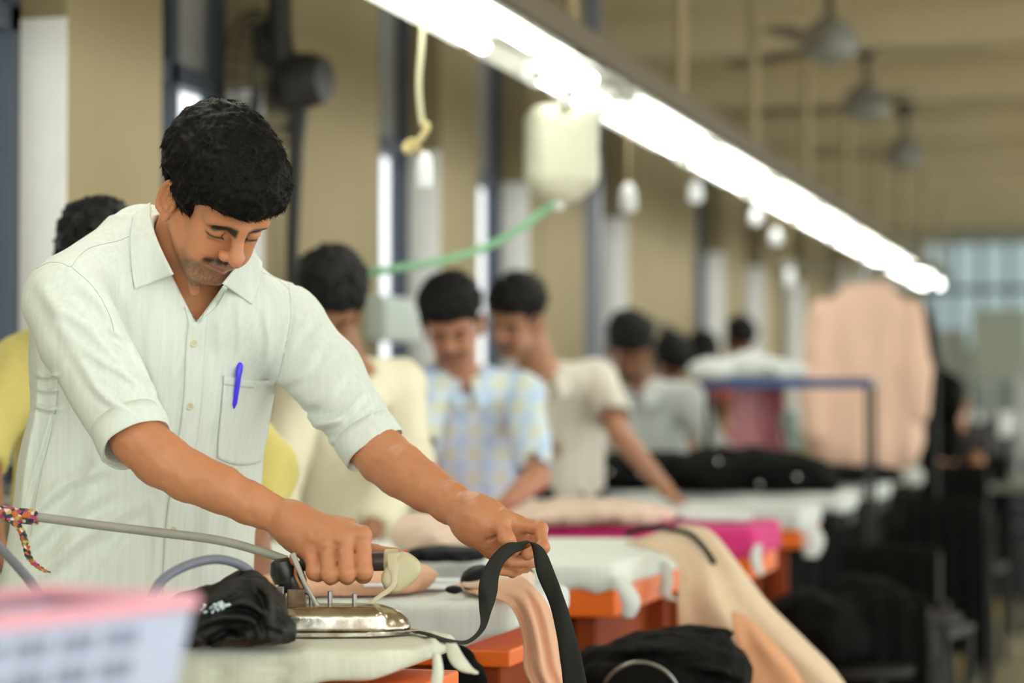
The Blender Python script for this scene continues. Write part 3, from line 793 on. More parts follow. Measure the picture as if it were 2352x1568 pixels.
    def patch(name, rows, m, off, th=.0015, nr=6, nc=6, parent=shirt, d0=3.2, d1=3.85):
        g2 = sheet([[np.array([p[0], p[1], p[2] if len(p) > 2 else 0.]) for p in r] for r in rows], nr, nc)
        fix = sheet([[np.array([p[2] if len(p) > 2 else 0., 1. if len(p) > 2 else 0., 0.]) for p in r] for r in rows], nr, nc)
        G = np.zeros(g2.shape)
        for i in range(g2.shape[0]):
            for j in range(g2.shape[1]):
                q = FS.hit(g2[i, j, 0], g2[i, j, 1], d0, d1, off); w = min(1, max(0, fix[i, j, 1]))
                if w > 0:
                    dq = (q - CAM) @ CF; dd = dq * (1 - w) + fix[i, j, 0] / max(w, .02) * w; q = W(g2[i, j, 0], g2[i, j, 1], dd)
                G[i, j] = q
        # smooth depth
        for _ in range(2):
            G[1:-1, 1:-1] = (G[:-2, 1:-1] + G[2:, 1:-1] + G[1:-1, :-2] + G[1:-1, 2:] + 2 * G[1:-1, 1:-1]) / 6
        return sheet_obj(name, G, m, parent, th)
    for e, dv, r in cuffs:                                                       # turned-up cuffs
        tw = np.random.default_rng(3).random(64); n = 40; V = []; u_ = np.cross(dv, CF); u_ /= np.linalg.norm(u_); w_ = np.cross(dv, u_)
        prof = [(r - .0010, -.036), (r + .0030, -.0355), (r + .0038, -.020), (r + .0034, -.002), (r + .0030, .0030), (r + .0014, .0036), (r + .0002, .0020), (r - .0006, -.012), (r - .0030, -.034)]
        for rr, hh in prof:
            for k in range(n):
                an = 2 * PI * k / n; q = 1 + .016 * math.sin(3 * an + 1) + .010 * math.sin(7 * an + hh * 60)
                V.append(e + dv * (hh + .0015 * math.sin(2 * an)) + rr * q * (math.cos(an) * u_ + math.sin(an) * w_))
        fcs = [(i * n + k, i * n + (k + 1) % n, (i + 1) * n + (k + 1) % n, (i + 1) * n + k) for i in range(len(prof) - 1) for k in range(n)]
        mesh_obj('cuff', V, fcs, SHIRT, shirt)
    sm = MB()
    for pts in ([(82, 618), (112, 603), (140, 604), (163, 612), (178, 592), (205, 570), (240, 560), (272, 553), (296, 543)], [(604, 626), (636, 640), (664, 664)],
                [(163, 612), (215, 660), (250, 720), (262, 760)], [(134, 872), (130, 930), (116, 1000), (96, 1080), (82, 1150), (70, 1230)], [(662, 645), (668, 720), (655, 800), (640, 866)],
                [(304, 500), (300, 560), (306, 655)]):
        P = crv([np.array([p[0], p[1], 0.]) for p in pts], 6); P = [FS.hit(p[0], p[1], 3.2, 3.85, .0002) for p in P]
        sm.tube(P, .00045, 5)
    sm.obj('seam', cloth('seam_grey', (.42, .47, .40), .9), shirt)
    # collar wings
    inn = [W(345, 466, 3.640), W(346, 498, 3.600), W(356, 535, 3.560), W(376, 585, 3.530), W(398, 630, 3.515)]
    mid = [FS.hit(322, 480, 3.3, 3.8, .012), FS.hit(322, 515, 3.3, 3.8, .014), FS.hit(328, 558, 3.3, 3.8, .014), FS.hit(342, 608, 3.3, 3.8, .011), FS.hit(355, 648, 3.3, 3.8, .007)]
    out = [FS.hit(306, 500, 3.3, 3.8, .006), FS.hit(299, 540, 3.3, 3.8, .005), FS.hit(300, 585, 3.3, 3.8, .005), FS.hit(304, 625, 3.3, 3.8, .004), FS.hit(310, 664, 3.3, 3.8, .004)]
    sheet_obj('collar', sheet([inn, mid, out], 5, 5), SHIRT, shirt, .0028)
    inn = [W(580, 566, 3.630), W(558, 592, 3.575), W(535, 622, 3.540), W(512, 652, 3.520)]
    mid = [FS.hit(590, 588, 3.3, 3.85, .010), FS.hit(580, 618, 3.3, 3.85, .012), FS.hit(562, 650, 3.3, 3.8, .010), FS.hit(545, 676, 3.3, 3.8, .007)]
    out = [FS.hit(602, 604, 3.3, 3.85, .005), FS.hit(600, 636, 3.3, 3.85, .005), FS.hit(590, 670, 3.3, 3.8, .004), FS.hit(578, 699, 3.3, 3.8, .004)]
    sheet_obj('collar', sheet([inn, mid, out], 5, 5), SHIRT, shirt, .0028)
    patch('placket', [[(424, 706), (432, 735), (427, 800), (420, 933), (398, 1080), (380, 1218), (372, 1380)], [(440, 722), (452, 744), (448, 800), (441, 933), (420, 1080), (402, 1218), (394, 1380)], [(456, 738), (474, 722), (470, 800), (463, 933), (443, 1080), (424, 1218), (416, 1380)]], SHIRT, .0016, .0016, 3, 8)
    patch('facing', [[(513, 655, 3.515), (490, 690), (455, 744)], [(522, 662, 3.512), (500, 700), (474, 724)]], SHIRT, .003, .0016, 3, 5)
    bm = mat('button_cream', (.72, .66, .48), .35)
    for bx, by in ((446, 788), (437, 933), (399, 1218)):
        c = FS.hit(bx, by, 3.2, 3.8, .0042); m = MB().lathe([(.0001, .0012), (.0030, .0012), (.0046, .0022), (.0058, .0018), (.0060, .0002), (.0055, -.001)], c, -CF, 20)
        b_ = m.obj('button', bm, shirt)
        hm = MB()
        for q in ((1, 1), (-1, 1), (1, -1), (-1, -1)): hm.tube([c - CF * .0013 + CR * q[0] * .0012 + CU * q[1] * .0012, c - CF * .0018 + CR * q[0] * .0012 + CU * q[1] * .0012], .0005, 6)
        hm.obj('thread', mat('thread_brown', (.3, .24, .14), .8), b_)
    pk = patch('pocket', [[(515, 862), (555, 868), (596, 874), (634, 873)], [(510, 930), (548, 934), (590, 938), (624, 934)], [(503, 1000), (545, 1006), (582, 1006), (613, 1000)], [(500, 1052), (535, 1066), (572, 1068), (600, 1060)]], SHIRT, .0038, .0022, 5, 5)
    patch('pocket_hem', [[(515, 862), (555, 868), (596, 874), (634, 873)], [(514, 884), (554, 889), (594, 893), (631, 892)]], SHIRT, .0052, .001, 3, 6)
    # trousers, sandals
    lo, hi = field_pts([hip + .2, hip - .2, foot[1], foot[-1]], .12); lo[2] = .05; hi[2] = .98
    G = Field(lo, hi, .012); garment_legs(G, hip - [0, 0, .05], foot, front, .085, lat, .115); v, f = G.mesh(); mesh_obj('trousers', v, f, TR_NAVY, root)
    for q in (-1, 1):
        g = foot[q] + [0, 0, .025]; F_ = Field(foot[q] - [.2, .2, .03], foot[q] + [.2, .2, .12], .008)
        F_.u(ecap(g - front * .05, g + front * .15, .042, .038, lat, .75), 0); F_.u(cap(g + [0, 0, .01], g + [0, 0, .05], .040), .02); F_.cut(lambda x, y, z: .004 - z + 0 * x + 0 * y, 0)
        v, f = F_.mesh(); mesh_obj('shoe', v, f, MATS['shoe'], root)
    # ---- pen in the pocket
    a = FS.hit(550, 846, 3.3, 3.8, .008); b = FS.hit(541, 911, 3.3, 3.8, .0105); ax = (a - b) / np.linalg.norm(a - b)
    pb = mat('pen_blue', (.07, .04, .95), .25, spec=.5)
    pr = empty('pen', FS.hit(538, 930, 3.3, 3.8, .001), 'blue plastic ballpoint pen clipped to the shirt pocket of the man with the iron', 'pen')
    q0 = a - ax * .052
    MB().lathe([(.0008, -.058), (.0036, -.05), (.0042, -.02), (.0042, .0), (.0036, .002)], a - CF * -.003 - ax * .004, ax, 14).obj('barrel', pb, pr)
    MB().lathe([(.0045, -.010), (.0050, -.006), (.0050, .002), (.0042, .006), (.0022, .009)], a - CF * -.002, ax, 14).obj('cap', pb, pr)
    MB().tube([a + ax * .003 - CF * .002, a - ax * .004 - CF * .004, a - ax * .020 - CF * .0035, b - CF * .001], [.0022, .0034, .0026, .0020], 10).obj('clip', pb, pr)
    return root
MAIN = main_man()
# ------------------------------------------------------------------ the hall
WX = -2.30; CZ = 2.93; YF = 25.0
M_wall = mat('wall_paint', (.31, .25, .135), .8, noise=.16, nscale=1.3, bump=.15, bscale=12, c2=(.26, .21, .11))
M_jamb = mat('jamb_daylit', (.86, .84, .79), .7, noise=.08)
M_frame = mat('steel_blue_grey', (.055, .070, .095), .5)
M_dark = mat('dark_steel', (.022, .022, .018), .55)
M_ceil = mat('ceiling_paint', (.68, .58, .38), .85, noise=.12, nscale=1.2)
M_rail = mat('rail_brown', (.17, .13, .085), .6)
M_pipe = mat('conduit_beige', (.42, .34, .19), .6)
def st(mb, name, m, smooth=False):
    o = mb.obj(name, m, None, smooth); o['kind'] = 'structure'; return o
# floor
def floor_mat():
    m, t, b = nt('floor_stone'); N = t.nodes; L = t.links
    tc = N.new('ShaderNodeTexCoord'); br = N.new('ShaderNodeTexBrick'); br.offset = 0; br.inputs['Scale'].default_value = 1; br.inputs['Brick Width'].default_value = .6; br.inputs['Row Height'].default_value = .6
    br.inputs['Mortar Size'].default_value = .006; br.inputs['Color1'].default_value = (.40, .37, .25, 1); br.inputs['Color2'].default_value = (.46, .42, .29, 1); br.inputs['Mortar'].default_value = (.11, .10, .07, 1)
    L.new(tc.outputs['Object'], br.inputs['Vector']); n = N.new('ShaderNodeTexNoise'); n.inputs['Scale'].default_value = 2.5; n.inputs['Detail'].default_value = 6; L.new(tc.outputs['Object'], n.inputs['Vector'])
    c = ramp_mix(t, n.outputs['Fac'], br.outputs['Color'], (.32, .29, .19)); L.new(c, b.inputs['Base Color']); b.inputs['Roughness'].default_value = .35
    return m
st(MB().box((WX - .15, -3, -.1), (6, YF + .3, 0)), 'floor', floor_mat())
st(MB().box((-.80, 6, 0), (-.74, YF, .003)), 'trim_1', mat('line_yellow', (.45, .33, .08), .6))
st(MB().box((WX - .15, -3, CZ), (6, YF + .3, CZ + .2)), 'ceiling', M_ceil)
for i, y in enumerate([1.1, 3.0, 4.9, 6.8, 8.7, 10.6, 12.5, 14.4, 16.3, 18.2, 20.1, 22.0]):
    st(MB().box((WX, y, 2.77), (6, y + .22, CZ)), 'trim_%d' % (i + 2), M_ceil)
# left wall with window openings
WIN = [(-2.6, -1.4), (-.9, .2), (1.1, 2.0), (3.9, 4.96), (5.51, 6.22), (7.27, 7.96), (8.47, 9.22), (10.28, 11.13), (12.95, 13.9), (14.75, 15.45), (16.6, 17.4), (19.0, 19.9), (21.6, 22.5)]
Z0, ZT, Z1 = 1.02, 2.04, 2.62
m = MB(); y = -3
for a, b in WIN:
    m.box((WX - .11, y, 0), (WX, a, CZ)); m.box((WX - .11, a, 0), (WX, b, Z0)); m.box((WX - .11, a, Z1), (WX, b, CZ)); y = b
m.box((WX - .11, y, 0), (WX, YF, CZ)); st(m, 'wall_left', M_wall)
m_glu = mat('glass_upper_dusty', (.30, .29, .27), .35, trans=.35)
m_gll = mat('glass_clear', (.78, .78, .80), .05, trans=1.0)
for i, (a, b) in enumerate(WIN):
    X = WX - .11
    fr = MB()
    for yy in (a, b - .05, (a + b) / 2 - .025): fr.box((X - .06, yy, Z0), (X, yy + .05, Z1))
    for zz in (Z0, ZT, Z1 - .05): fr.box((X - .06, a, zz), (X, b, zz + .055))
    w_ = st(fr, 'window_%d' % (i + 1), M_frame)
    for j, (z0, z1, mm) in enumerate(((Z0 + .055, ZT, m_gll), (ZT + .055, Z1 - .05, m_glu))):
        for yy in (a + .05, (a + b) / 2 + .025):
            MB().box((X - .035, yy, z0), (X - .029, yy + (b - a) / 2 - .075, z1)).obj('pane', mm, w_, False)
    # reveal (far cheek of the opening), daylight below the transom put into its colour
    st(MB().box((X, b - .004, Z0), (WX + .002, b + .0, ZT + .03)).box((X, a, Z0 - .02), (WX + .03, b, Z0)), 'trim_%d' % (i + 20), M_jamb)
    # iron bars outside, at the middle of each casement
# far wall
far = MB(); far.box((WX - .11, YF, 0), (6, YF + .2, 1.75)); far.box((WX - .11, YF, 2.80), (6, YF + .2, CZ))
for xa in (WX - .11, .2, 2.9, 5.7): far.box((xa, YF, 1.75), (xa + .35, YF + .2, 2.8))
st(far, 'wall_far', mat('far_wall_paint', (.42, .44, .36), .8))
for i, (xa, xb) in enumerate(((WX + .24, .2), (.55, 2.9), (3.25, 5.7))):
    f2 = MB(); n = 8
    for k in range(n + 1):
        xx = xa + (xb - xa) * k / n; f2.box((xx - .02, YF + .05, 1.75), (xx + .02, YF + .09, 2.8))
    f2.box((xa, YF + .05, 2.3), (xb, YF + .09, 2.36))
    w_ = st(f2, 'window_%d' % (i + 20), M_frame)
    MB().box((xa, YF + .10, 1.75), (xb, YF + .106, 2.8)).obj('pane', mat('glass_blue_tint', (.17, .205, .21), .2, trans=.9), w_, False)
# stained patches / sockets on the wall
def on_wall(px, py):
    t = (px - 1176) / FPX; dirv = CF + t * CR - (py - 784) / FPX * CU; k = (WX - 0) / dirv[0]; return CAM + k * dirv
p = on_wall(95, 152); mb = MB().box((WX - .09, p[1] - .02, p[2] - .03), (WX - .05, p[1] + .015, p[2] + .03))
# ------------------------------------------------------------------ light row
M_refl = mat('reflector_white', (.80, .82, .74), .4)
M_tube = emis('tube_glow', (1.0, 1.0, .96), 4.2)
M_cap = mat('tube_cap', (.6, .6, .58), .4, .6)
def fixture(x, y, z, tubes, label, group, L=1.24):
    r = empty('tube_light', (x, y + .62, z), label, 'light', group)
    s = MB()
    s.box((x - .045, y, z + .02), (x + .045, y + L, z + .07))
    s.obj('housing', M_refl, r, False, .004)
    g = []
    for (xa, za, xb, zb) in ((-.125, .0, -.045, .045), (.125, .0, .045, .045)):
        v = [(x + xa, y, z + za), (x + xb, y, z + zb), (x + xb, y + L, z + zb), (x + xa, y + L, z + za)]
        o = mesh_obj('reflector', v, [(0, 1, 2, 3)], M_refl, r, False); solid(o, .004)
    for q in tubes:
        MB().tube([(x + q * .062, y + .03, z - .005), (x + q * .062, y + L - .03, z - .005)], .0165, 14).obj('tube', M_tube, r)
        for yy in (y + .012, y + L - .03): MB().tube([(x + q * .062, yy, z - .005), (x + q * .062, yy + .02, z - .005)], .018, 12).obj('lamp_holder', M_cap, r)
    return r
RX, RZ = -1.50, 2.10
ys = [.0, 1.55, 3.1, 4.58, 5.88, 6.33, 6.74] + [7.18 + 1.49 * k for k in range(8)]
n_vis = 0
for i, y in enumerate(ys):
    tb = (1,) if i == 4 else (-1,) if i in (5, 6) else (-1, 1)
    lab = 'white twin tube light fitting in the long row hung over the boards'
    if i == 3: lab = 'twin tube light nearest to the camera, cut by the top edge of the photo'
    if i == 4: lab = 'light fitting with only one lit tube, above the hanging white cord'
    if i == 5: lab = 'short tube light directly over the hanging water can'
    if i == 6: lab = 'short tube light just right of the one over the water can'
    if i == len(ys) - 1: lab = 'last tube light at the far end of the row, above the peach garment'
    fixture(RX, y, RZ, tb, lab, 'tube lights in the long row', .62 if i == 4 else .30 if i in (5, 6) else 1.24)
for i in range(7):  # unseen second row, added to brighten the hall
    fixture(.75, -1.0 + 2.4 * i, 2.25, (-1, 1), 'added tube light of an unseen right row, there to light the hall', 'added tube lights of the unseen right row')
MB().box((RX + .005, -.5, RZ + .060), (RX + .075, 19.7, RZ + .125)).obj('light_rail', M_rail, None, False)
tag(bpy.data.objects['light_rail'], 'long brown steel rail that carries the row of tube lights', 'rail')
MB().box((.72, -1.5, 2.31), (.80, 16, 2.38)).obj('light_rail', M_rail, None, False)
tag(bpy.data.objects['light_rail.001'], 'steel rail that carries the added, unseen right row of tube lights', 'rail')
HY = [-.2, 1.46, 3.08, 4.70] + [6.32 + 1.62 * k for k in range(9)]
for i, y in enumerate(HY):
    o = MB().tube([(RX + .04, y, RZ + .12), (RX + .04, y, CZ)], .021, 12).obj('hanger_pipe', M_pipe)
    tag(o, 'beige pipe that drops from the ceiling to the row of lights', 'pipe', 'ceiling pipes of the light row')
    if 4 <= i < 9: o['label'] = ['leftmost beige pipe from the ceiling, above the white water can', 'second beige ceiling pipe from the left, over the row of lights', 'third beige ceiling pipe from the left, over the row of lights', 'fourth beige ceiling pipe from the left, over the row of lights', 'fifth beige ceiling pipe from the left, left of the ceiling fans'][i - 4]; del o['group']
for i in range(5):
    o = MB().tube([(.76, -1 + 3.5 * i, 2.38), (.76, -1 + 3.5 * i, CZ)], .02, 10).obj('hanger_pipe', M_pipe)
    tag(o, 'pipe that carries the added, unseen right row of lights', 'pipe', 'ceiling pipes of the added right row')
# ------------------------------------------------------------------ ceiling fans
M_fan = mat('fan_grey', (.28, .28, .24), .45)
def fan(x, y, z, rot, label):
    z = min(z, 2.62); r = empty('ceiling_fan', (x, y, z), label, 'fan', 'ceiling fans')
    MB().lathe([(.02, .12), (.05, .10), (.10, .06), (.115, 0), (.10, -.04), (.04, -.07), (.01, -.075)], (x, y, z), (0, 0, 1), 20).obj('motor', M_fan, r)
    MB().tube([(x, y, z + .10), (x, y, CZ)], .014, 8).lathe([(.06, 0), (.05, -.06), (.015, -.09)], (x, y, CZ), (0, 0, 1), 14).obj('rod', M_dark, r)
    for k in range(3):
        a = rot + k * 2 * PI / 3; e = np.array([math.cos(a), math.sin(a), 0]); s_ = np.array([-e[1], e[0], .12])
        c = np.array([x, y, z - .01]); v = [c + e * .09 + s_ * .03, c + e * .2 + s_ * .055, c + e * .60 + s_ * .065, c + e * .63, c + e * .60 - s_ * .055, c + e * .2 - s_ * .045, c + e * .09 - s_ * .03]
        o = mesh_obj('blade', v, [tuple(range(7))], M_rail, r, False); solid(o, .006)
for px, py, d, rt, lb in ((1905, 78, 9.6, .3, 'nearest ceiling fan, top of the photo right of the centre'), (1990, 232, 11.6, .9, 'second ceiling fan of the row, below the nearest one'), (2078, 340, 14.0, 1.7, 'far ceiling fan, smallest and lowest of the row')):
    p = W(px, py, d); fan(p[0], p[1], p[2], rt, lb)
# ------------------------------------------------------------------ wall fan (dark, edge on) behind the man's head
p = W(690, 185, 6.55); r = empty('wall_fan', p, 'dark wall fan seen from the side, behind the head of the man ironing', 'fan')
ax = CR * .92 - CFH * .38
MB().lathe([(.01, -.07), (.05, -.065), (.072, -.03), (.076, .03), (.06, .075), (.01, .08)], p + CR * .0, ax, 22).obj('motor', M_dark, r)
c = W(640, 50, 6.6)
MB().tube([W(645, -420, 6.55), W(642, 60, 6.55), W(652, 160, 6.55), p], [.030, .034, .036, .04], 12).obj('bracket', M_dark, r)
cg = MB(); cc = p - ax * .10
for rad, o_ in ((.19, 0), (.195, -.03), (.13, .02), (.07, .035)):
    cg.tube([cc + ax * o_ + rad * (math.cos(t) * np.array([0, 0, 1]) + math.sin(t) * np.cross(ax, [0, 0, 1])) for t in np.linspace(0, 2 * PI, 33)], .004, 6)
for t in np.linspace(0, 2 * PI, 29)[:-1]:
    e = math.cos(t) * np.array([0, 0, 1]) + math.sin(t) * np.cross(ax, [0, 0, 1]); cg.tube([cc + ax * .045, cc + ax * .035 + e * .08, cc + e * .19, cc - ax * .03 + e * .195], .0022, 4)
cg.obj('cage', M_dark, r)
bl = MB()
for k in range(3):
    t = k * 2 * PI / 3 + .3; e = math.cos(t) * np.array([0, 0, 1]) + math.sin(t) * np.cross(ax, [0, 0, 1]); s_ = np.cross(e, ax)
    for sg in (0,):
        v = [cc + e * .03 + s_ * .02, cc + e * .09 + s_ * .06 + ax * .015, cc + e * .165 + s_ * .04 + ax * .015, cc + e * .165 - s_ * .03 - ax * .012, cc + e * .07 - s_ * .035 - ax * .012]
        o = mesh_obj('blade', v, [(0, 1, 2, 3, 4)], M_dark, r, False); solid(o, .003)
MB().tube([p - CU * .02, W(680, 330, 6.62), W(672, 560, 6.7), W(668, 900, 6.75)], [.03, .022, .018, .018], 10).obj('pole', M_dark, r)
# ------------------------------------------------------------------ hanging things under the row
M_cream = mat('plastic_cream', (.80, .80, .62), .35, trans=.15)
M_wht = mat('plastic_white', (.82, .84, .85), .35)
# cord and its knot
r = empty('hanging_rope', W(965, 345, 5.3), 'cream cord with a knotted yellow end hanging from the nearest tube light', 'cord')
MB().tube(crv([W(972, 40, 5.3), W(968, 110, 5.3), W(962, 200, 5.3), W(970, 290, 5.3)], 6), .0065, 8).obj('cord', mat('cord_cream', (.60, .57, .38), .8), r)
MB().tube(crv([W(972, 282, 5.3), W(982, 292, 5.29), W(966, 318, 5.28), W(940, 348, 5.28), W(930, 338, 5.29), W(948, 325, 5.30), W(962, 350, 5.3), W(960, 362, 5.3)], 6), [.0075] * 43, 8).obj('knot', mat('cord_yellow', (.52, .44, .20), .8), r)
o = MB().lathe([(.005, .035), (.014, .03), (.019, .012), (.020, -.03), (.016, -.045), (.004, -.048)], W(975, 385, 5.3), (0, 0, 1), 16).obj('pull_switch', M_wht)
tag(o, 'white pull switch hanging below the knotted cream cord', 'switch')
MB().tube([W(962, 362, 5.3), W(973, 372, 5.3)], .003, 6).obj('string', mat('cord_cream', (.60, .57, .38), .8), o)
# water can
c = W(1290, 352, 6.45); KS = 1.25; r = empty('water_can', c - [0, 0, .10], 'translucent cream plastic water can hanging below the row of lights, green tube from its cap', 'water can')
F = Field(c - .2, c + .2, .006); ca, sa = math.cos(.5), math.sin(.5); R = np.array([[ca, sa, 0], [-sa, ca, 0], [0, 0, 1]])
F.u(rbox(c + np.array([0, 0, .015]), (.095, .066, .112), .042, R), 0); F.u(ell(c - np.array([0, 0, .069]), (.084, .062, .068), R), .03); F.c(rbox(c + np.array([0, 0, .108]), (.020, .10, .014), .008, R), .01)
F.disp(lambda P: .0014 * np.sin((P[:, 2] - c[2]) * 0 + ((P - c) @ R[0]) * 170) * (np.abs(P[:, 2] - c[2]) < .075) + .0015 * vnoise(P, .03, 1))
v, f = F.mesh(); mesh_obj('can_body', v, f, M_cream, r)
MB().lathe([(.018, -.152), (.021, -.14), (.021, -.125), (.014, -.12)], c + R[0] * -.015, (0, 0, 1), 16).obj('cap', M_wht, r)
MB().tube([c + [0, 0, .11], np.array([c[0], c[1], RZ + .06])], .003, 6).obj('wire', M_wht, r)
o = MB().tube(crv([W(1272, 468, 6.42), W(1240, 490, 6.4), W(1190, 528, 6.35), W(1110, 570, 6.3), W(1010, 600, 6.25), W(900, 618, 6.22), W(835, 632, 6.25), W(790, 660, 6.3), W(762, 760, 6.3), W(755, 1000, 6.3), W(750, 1190, 6.2)], 8), .0105, 10).obj('green_tube', mat('tube_green', (.30, .62, .36), .35, trans=.25))
tag(o, 'pale green plastic tube curving down from the hanging water can', 'tube')
# small pull weights
for i, (px, py, d, hgt, lb) in enumerate(((1443, 455, 7.5, .095, 'white pull switch hanging under the lights, right of the water can'), (1598, 440, 8.7, .085, 'pale blue pull switch close under the lights, second right of the water can'), (1737, 498, 9.9, .07, 'small pull switch under the middle of the light row'), (1782, 545, 10.6, .075, 'small grey pull switch under the light row, above the pair of white window reveals'), (1812, 632, 11.4, .12, 'long pale pull switch lowest under the light row, left of the peach garment'))):
    c = W(px, py, d); o = MB().lathe([(.004, hgt / 2), (.016, hgt * .42), (.026, hgt * .15), (.028, -hgt * .25), (.020, -hgt * .46), (.004, -hgt / 2)], c, (0, 0, 1), 14).obj('pull_switch', M_wht)
    tag(o, lb, 'switch'); MB().tube([c + [0, 0, hgt / 2], [c[0], c[1], RZ + .02]], .003, 5).obj('string', M_pipe, o)
# ------------------------------------------------------------------ pressing boards
M_or = mat('paint_orange', (1.0, .185, .015), .4, noise=.12, nscale=5)
M_rd = mat('paint_redbrown', (.30, .055, .014), .7, noise=.3, nscale=4, spec=.15)
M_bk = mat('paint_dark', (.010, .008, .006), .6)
C_cream = cloth('cover_cream', (.74, .76, .64), .9, c2=(.70, .71, .58))
C_white = cloth('cover_white', (.80, .84, .81), .9)
C_grey = cloth('cover_greygreen', (.90, .95, .90), .9)
C_pink = cloth('cover_pink', (.80, .05, .26), .8)
def board(X0, X1, Y0, Y1, cm, label, thick=.055, body=None, slab=None, fold=None, droop=.01, h=.007, ties=(), group=None, seed=0, hem=None, rc=.03, slabh=.058, bin_=.10):
    body = body or M_rd; slab = slab or M_or
    r = empty('pressing_table', ((X0 + X1) / 2, (Y0 + Y1) / 2, 0), label, 'table', group)
    zt = .90; zb = zt - thick
    F = Field((X0 - .05, Y0 - .05, zb - .07), (X1 + .05, Y1 + .05, zt + .03), h)
    F.u(rbox(((X0 + X1) / 2, (Y0 + Y1) / 2, (zt + zb) / 2 - .004), ((X1 - X0) / 2, (Y1 - Y0) / 2, thick / 2 + .004), .020), 0)
    def dp(P):
        side = np.clip((zt - .012 - P[:, 2]) / .02, 0, 1)
        return side * (.0045 * vnoise(P * [1, 1, .35], .05, seed) + .0022 * vnoise(P * [1, 1, .3], .022, seed + 9) + .003 * np.sin(P[:, 0] * 90 + 3 * vnoise(P, .2, seed + 2))) + (1 - side) * .0014 * vnoise(P * [.5, 1, 1], .05, seed + 5)
    F.disp(dp)
    if fold: folds(F, fold)
    def rcf(x, y, z):
        qx = x - (X1 - rc); qy = np.abs(y - (Y0 + Y1) / 2) - ((Y1 - Y0) / 2 - rc); return np.sqrt(np.maximum(qx, 0) ** 2 + np.maximum(qy, 0) ** 2) - rc + np.minimum(np.maximum(qx, qy), 0) + 0 * z
    F.cut(rcf, .006)
    if hem: F.cut(lambda x, y, z: (zb + hem[1] * np.clip((x - X1 + hem[0]) / hem[0], 0, 1) ** 1.5 + .004 * np.sin(x * 55)) - z + 0 * y, .006)
    v, f = F.mesh(); mesh_obj('padded_cover', v, f, cm, r)
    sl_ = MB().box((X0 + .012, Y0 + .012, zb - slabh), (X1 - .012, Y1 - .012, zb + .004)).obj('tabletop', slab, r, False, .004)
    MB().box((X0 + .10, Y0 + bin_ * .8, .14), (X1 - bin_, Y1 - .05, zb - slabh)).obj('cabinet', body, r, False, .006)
    for x in (X0 + .06, X1 - .075):
        for y in (Y0 + .05, Y1 - .05): MB().box((x - .018, y - .018, 0), (x + .018, y + .018, zb - slabh)).obj('leg', body, r, False)
    for pts, wd in ties:
        P = crv([W(*t) for t in pts], 6); n = len(P); G = np.zeros((n, 3, 3))
        for i in range(n):
            s_ = CR * (wd * (.6 + .5 * math.sin(PI * i / (n - 1)))); 
            for j in range(3): G[i, j] = P[i] + s_ * (j - 1) - CF * (.004 if j == 1 else 0)
        o = sheet_obj('tie', G, C_white if cm != C_cream else C_cream, r, .003)
    return r
board(-2.25, -.885, 2.93, 3.215, C_cream, 'nearest pressing board with a cream padded cover, the silver iron stands on it', .056, seed=1, hem=(.22, .034), rc=.075, slabh=.06,
      fold=[([(940, 1560), (990, 1515), (1030, 1470)], 10, .006), ([(820, 1545), (900, 1530), (990, 1490)], 10, .005), ([(700, 1530), (800, 1525), (900, 1505)], 8, .0035), ([(420, 1515), (560, 1520), (700, 1512)], 7, .004), ([(900, 1560), (950, 1505), (1000, 1478)], 7, .006), ([(860, 1568), (905, 1535), (960, 1500)], 8, -.006), ([(960, 1535), (985, 1505), (1010, 1480)], 5, .005), ([(640, 1500), (760, 1508), (900, 1500)], 5, .003), ([(450, 1550), (600, 1540), (760, 1540)], 8, -.004), ([(560, 1550), (700, 1556), (840, 1545)], 8, .004), ([(985, 1445), (1000, 1480), (1010, 1520)], 7, .005)],
      ties=[([(1003, 1500, 3.06), (1006, 1540, 3.05), (1002, 1580, 3.05), (1008, 1640, 3.05)], .006), ([(1036, 1478, 3.12), (1048, 1510, 3.09), (1068, 1536, 3.08), (1088, 1545, 3.07)], .010)])
board(-2.25, -.935, 3.665, 4.07, C_white, 'second pressing board with a tight white cover, papers and peach cloth on it', .078, seed=2, hem=(.12, .045), slabh=.024, bin_=.03,
      fold=[([(1050, 1465), (1100, 1445), (1160, 1400)], 4, .004), ([(1050, 1470), (1120, 1465), (1180, 1430)], 4, .004), ([(1055, 1475), (1110, 1485), (1150, 1480)], 4, .004), ([(1025, 1460), (1035, 1420), (1045, 1390)], 4, .003), ([(985, 1440), (988, 1410), (990, 1390)], 4, .002), ([(1060, 1462), (1080, 1430), (1100, 1400)], 4, .003)])
board(-1.95, -.97, 4.62, 5.45, C_grey, 'third pressing board, wide, grey-green cover over an orange top with two white ties', .050, seed=3,
      ties=[([(1418, 1325, 4.70), (1436, 1350, 4.66), (1450, 1385, 4.64), (1442, 1418, 4.64)], .017), ([(1525, 1290, 5.1), (1532, 1330, 5.08), (1525, 1362, 5.06), (1548, 1378, 5.04)], .013)])
board(-2.25, -.91, 5.98, 6.45, C_pink, 'pressing board with a bright pink cover, behind the grey-green one', .075, seed=4, ties=[([(1742, 1250, 5.98), (1735, 1285, 5.96), (1748, 1320, 5.95)], .012)])
board(-2.25, -.93, 7.05, 7.50, C_white, 'pressing board with a white cover just behind the pink one', .060, body=M_rd, seed=5, h=.010, ties=[([(1855, 1200, 7.1), (1868, 1240, 7.08), (1862, 1280, 7.07)], .03)])
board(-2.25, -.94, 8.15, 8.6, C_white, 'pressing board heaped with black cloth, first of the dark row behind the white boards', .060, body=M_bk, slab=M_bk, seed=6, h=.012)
board(-2.25, -.93, 9.2, 9.7, C_white, 'pressing board below the peach garment, its white end showing', .060, body=M_bk, slab=M_bk, seed=7, h=.014)
